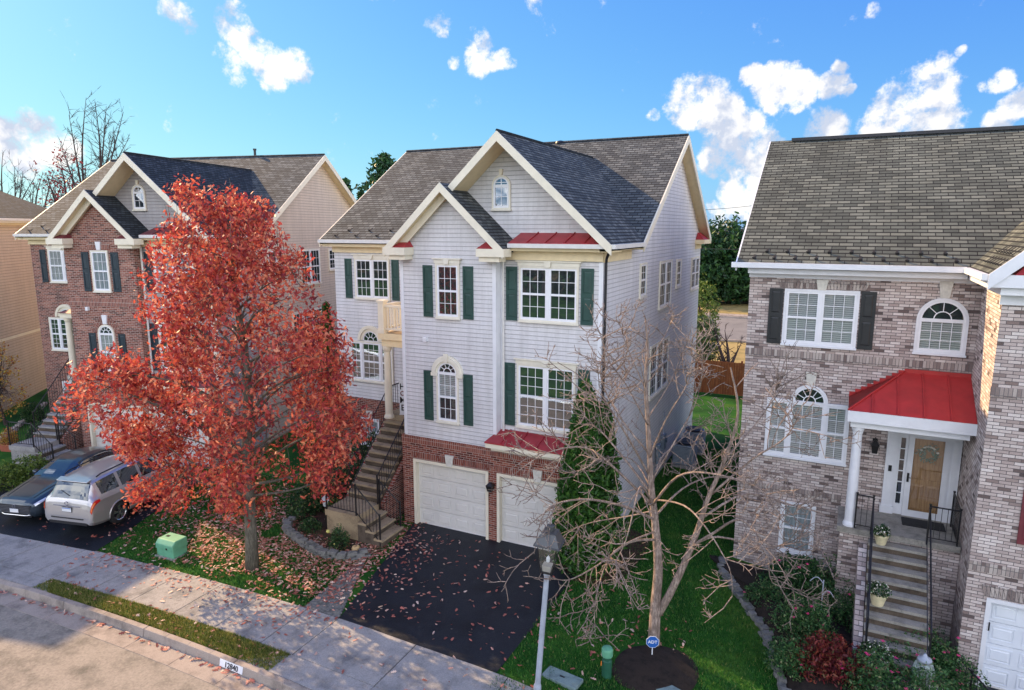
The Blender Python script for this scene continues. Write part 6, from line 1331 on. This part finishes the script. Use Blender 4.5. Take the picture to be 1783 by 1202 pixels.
# power lines and poles beyond the evergreens
for (px, top, lab) in ((1281, 381, 'tallest distant utility pole above the evergreens'), (1252, 395, 'left distant utility pole above the evergreens'), (1291, 399, 'right distant utility pole beside the pale brick roof')):
    q = at(px, 420, (-2, 90, 0)); t = at(px, top, (q.x, q.y, 0)); T = thing('utility_pole', lab, 'utility pole', (q.x, q.y, 0), 0, 'distant utility poles'); MB().tube([(0, 0, 0), (0, 0, t.z)], [.16, .12], 6).build('pole', 'dark_bark', T); MB().box(-1.1, 1.1, -.06, .06, t.z-.7, t.z-.55).build('crossarm', 'dark_bark', T)
for (a, b_, lab) in (((1150, 368), (1400, 345), 'upper power line crossing the gap between the houses'), ((1200, 432), (1420, 424), 'lower power line crossing in front of the evergreens')):
    A, B2 = at(*a, (0, 62, 0)), at(*b_, (0, 62, 0)); n = 12; P = [A.lerp(B2, k/n)-Vector((0, 0, 1.2*math.sin(math.pi*k/n)*.3)) for k in range(n+1)]; o = MB().tube(P, .035, 4).build('power_line', 'dark_metal'); tag(o, lab, 'cable')
for i, (px, top, w) in enumerate(((1300, 405, 9), (1240, 398, 10))):
    q = at(px, 420, (0, 130, 0)); T = thing('distant_house', ['distant grey roofed house right of the evergreens', 'distant grey roofed house peeking over the evergreens'][i], 'house', (q.x, q.y, 0), rad(15)); z = at(px, top, (q.x, q.y, 0)).z
    MB().box(-w, w, -5, 5, 0, z-3.2).build('wall', 'far_wall', T); MB().prism([(-w-.4, -5.4, z-3.2), (-w-.4, 0, z), (-w-.4, 5.4, z-3.2)], (2*w+.8, 0, 0)).build('roof', 'far_roof', T)
tag(leaf_cloud('far_woods', [(random.uniform(-330, 260), random.uniform(150, 190), random.uniform(0, 5.5)) for _ in range(5000)], 2, 1.4, 2.2, 'evergreen_leaf', None, 'spray'), 'low dark line of woods on the horizon', 'woods', kind='stuff')

tag(leaf_cloud('far_woods', [(random.uniform(-120, 120), random.uniform(-82, -62), random.uniform(-.5, 10)) for _ in range(5000)], 3, 1.2, 1.3, 'bare_wood', None, 'spray'), 'brown winter woods across the street', 'woods', kind='stuff')
# ------------------------------------------------------------------ sky, sun, camera
SUN = Vector((-1, .22, .57)).normalized()
w = bpy.data.worlds.new('World'); bpy.context.scene.world = w; w.use_nodes = True; nt = w.node_tree; bg = nt.nodes['Background']
def N(t, **k):
    n = nt.nodes.new(t)
    for a, v in k.items(): setattr(n, a, v)
    return n
def Mx(op, a, b=None, c=None):
    n = N('ShaderNodeMath', operation=op)
    for i, v in enumerate((a, b, c)):
        if v is None: continue
        if hasattr(v, 'links'): nt.links.new(v, n.inputs[i])
        else: n.inputs[i].default_value = v
    return n.outputs[0]
def Vm(op, a, b=None, sc=None):
    n = N('ShaderNodeVectorMath', operation=op)
    for i, v in enumerate((a, b)):
        if v is None: continue
        if hasattr(v, 'links'): nt.links.new(v, n.inputs[i])
        else: n.inputs[i].default_value = v
    if sc is not None: n.inputs['Scale'].default_value = sc
    return n
sky = N('ShaderNodeTexSky', sky_type='NISHITA'); sky.sun_disc = False; sky.sun_elevation = math.asin(SUN.z); sky.sun_rotation = math.atan2(SUN.x, SUN.y) % (2*math.pi)
sky.air_density = 1.0; sky.dust_density = .6; sky.ozone_density = 2.0; sky.altitude = 100
sx = N('ShaderNodeSeparateXYZ'); nt.links.new(sky.outputs[0], sx.inputs[0]); hs = N('ShaderNodeCombineXYZ')
for i_, (A_, k_) in enumerate(((5.6, 20), (7.4, 12.5), (4.3, 1.2))):   # grade the bright horizon down, channel by channel, as the picture's exposure does
    nt.links.new(Mx('DIVIDE', Mx('MULTIPLY', sx.outputs[i_], A_), Mx('ADD', sx.outputs[i_], float(k_))), hs.inputs[i_])
tc = N('ShaderNodeTexCoord').outputs['Generated']
def wn(scale, vec, detail=8, rough=.6, col=False):
    n = N('ShaderNodeTexNoise'); n.inputs['Scale'].default_value = scale; n.inputs['Detail'].default_value = detail; n.inputs['Roughness'].default_value = rough; nt.links.new(vec, n.inputs['Vector']); return n.outputs['Color' if col else 'Fac']
CL = [(20,250,44,1),(70,240,42,1),(105,262,34,1),(45,272,38,1),(300,22,20,.55),(322,50,17,.6),(335,75,9,.5),(398,30,24,.8),(428,58,26,.8),(452,88,30,.85),(405,112,30,.8),(468,122,30,.9),(505,108,27,.8),(520,122,22,.8),(385,98,18,.6),(770,40,15,.6),(775,62,7,.5),(795,105,10,.8),(840,98,26,.9),(872,106,18,.9),(893,112,9,.6),(930,8,16,.6),(1520,28,13,.5),(1515,60,5,.5),(755,235,7,.4),
 (1195,178,36,1),(1235,165,36,1),(1262,198,40,1),(1286,225,36,1),(1190,205,24,1),(1130,205,12,.7),(1158,165,9,.5),(1318,125,18,1),(1355,148,34,1),(1398,155,26,1),(1350,185,14,.7),(1392,190,10,.6),(1462,118,13,.8),(1452,150,23,1),(1475,162,14,1),(1618,168,54,1),(1562,190,38,1),(1655,108,16,.9),(1682,90,8,.7),(1588,138,12,.8),(1535,215,34,1),(1630,215,46,1),(1450,218,28,1),(1418,232,20,1),(1745,150,18,.8),(1772,190,26,1),(1715,152,9,.6),(1740,225,28,1),
 (1270,270,44,1),(1312,298,46,1),(1342,262,32,1),(1288,330,38,1),(1335,330,34,1),(1248,292,22,.9),(1258,388,26,.8),(1300,372,24,.8),(1238,366,12,.8),(1330,390,26,.8)]
wv = Vm('SUBTRACT', wn(9, tc, 4, .6, True), (.5, .5, .5)); wv = Vm('SCALE', wv.outputs[0], None, .045); wdir = Vm('NORMALIZE', Vm('ADD', tc, wv.outputs[0]).outputs[0]).outputs[0]
acc = None
for (px, py, r, wt) in CL:
    d = ray(px, py).normalized(); ang = r*1.25/FPX*(math.cos(math.atan((px-891)/FPX))**1.5)
    dt = Vm('DOT_PRODUCT', wdir, tuple(d)).outputs['Value']
    mr = N('ShaderNodeMapRange', interpolation_type='SMOOTHSTEP'); nt.links.new(dt, mr.inputs['Value']); mr.inputs['From Min'].default_value = math.cos(ang*1.25); mr.inputs['From Max'].default_value = math.cos(ang*.25); mr.inputs['To Max'].default_value = wt
    acc = mr.outputs[0] if acc is None else Mx('MAXIMUM', acc, mr.outputs[0])
# unseen clouds added away from the view as fill light for shaded walls
sp = N('ShaderNodeSeparateXYZ'); nt.links.new(tc, sp.inputs[0])
away = Vm('DOT_PRODUCT', tc, tuple(Vector((FW.x, FW.y, 0)).normalized())).outputs['Value']
fill_clouds = Mx('MULTIPLY', Mx('MULTIPLY', Mx('MULTIPLY', Mx('LESS_THAN', away, .2), Mx('LESS_THAN', sp.outputs[2], .72)), Mx('GREATER_THAN', wn(2.2, tc, 3), .44)), .9); acc = Mx('MAXIMUM', Mx('MULTIPLY', acc, .92), fill_clouds)
fb = wn(22, tc, 12, .68); den = N('ShaderNodeMapRange', interpolation_type='SMOOTHSTEP'); nt.links.new(Mx('ADD', acc, Mx('MULTIPLY', Mx('SUBTRACT', fb, .5), 3.0)), den.inputs['Value']); den.inputs['From Min'].default_value = .34; den.inputs['From Max'].default_value = 1.0
hi = Vm('ADD', tc, tuple(Vector((-.012, 0, .014)))).outputs[0]; fb2 = wn(11, hi, 6, .55); fb3 = wn(11, tc, 6, .55)
lit = Mx('ADD', Mx('MULTIPLY', Mx('SUBTRACT', fb3, fb2), 10.0), .4); lit = Mx('ADD', lit, Mx('MULTIPLY', Mx('SUBTRACT', .95, acc), .55)); cl_ = N('ShaderNodeMapRange', clamp=True); nt.links.new(lit, cl_.inputs['Value']); cl_.inputs['From Min'].default_value = .0; cl_.inputs['From Max'].default_value = 1.0
cc = N('ShaderNodeMix', data_type='RGBA'); nt.links.new(cl_.outputs[0], cc.inputs[0]); cc.inputs[6].default_value = (*CLOUD_DARK, 1); cc.inputs[7].default_value = (*CLOUD_LIT, 1)
brt = Mx('MULTIPLY_ADD', fill_clouds, 2.5, 1.0); cb = Vm('SCALE', cc.outputs[2]); nt.links.new(brt, cb.inputs['Scale'])   # the added unseen clouds are boosted to brighten the shaded walls
mx = N('ShaderNodeMix', data_type='RGBA'); nt.links.new(den.outputs[0], mx.inputs[0]); nt.links.new(hs.outputs[0], mx.inputs[6]); nt.links.new(cb.outputs[0], mx.inputs[7]); nt.links.new(mx.outputs[2], bg.inputs['Color']); bg.inputs['Strength'].default_value = SKY_STR
sl = bpy.data.lights.new('sun', 'SUN'); sl.energy = SUN_STR; sl.angle = rad(.53); sl.color = (1, .68, .36); so = bpy.data.objects.new('sun', sl); C.objects.link(so); so.rotation_euler = SUN.to_track_quat('Z', 'Y').to_euler(); so.location = SUN*60
cd = bpy.data.cameras.new('camera'); cam = bpy.data.objects.new('camera', cd); C.objects.link(cam); cam.location = CAM; cam.rotation_euler = (math.pi/2-PITCH, 0, YAW); cd.sensor_width = 36; cd.sensor_fit = 'HORIZONTAL'; cd.lens = FPX/1783*36; cd.clip_start = .1; cd.clip_end = 3000
sc = bpy.context.scene; sc.camera = cam; vs = sc.view_settings; vs.view_transform = 'Standard'; vs.look = 'None'; vs.exposure = EXPO; vs.gamma = 1; vs.use_curve_mapping = False
sc.cycles.max_bounces = 6; sc.cycles.transparent_max_bounces = 12; sc.cycles.use_denoising = True
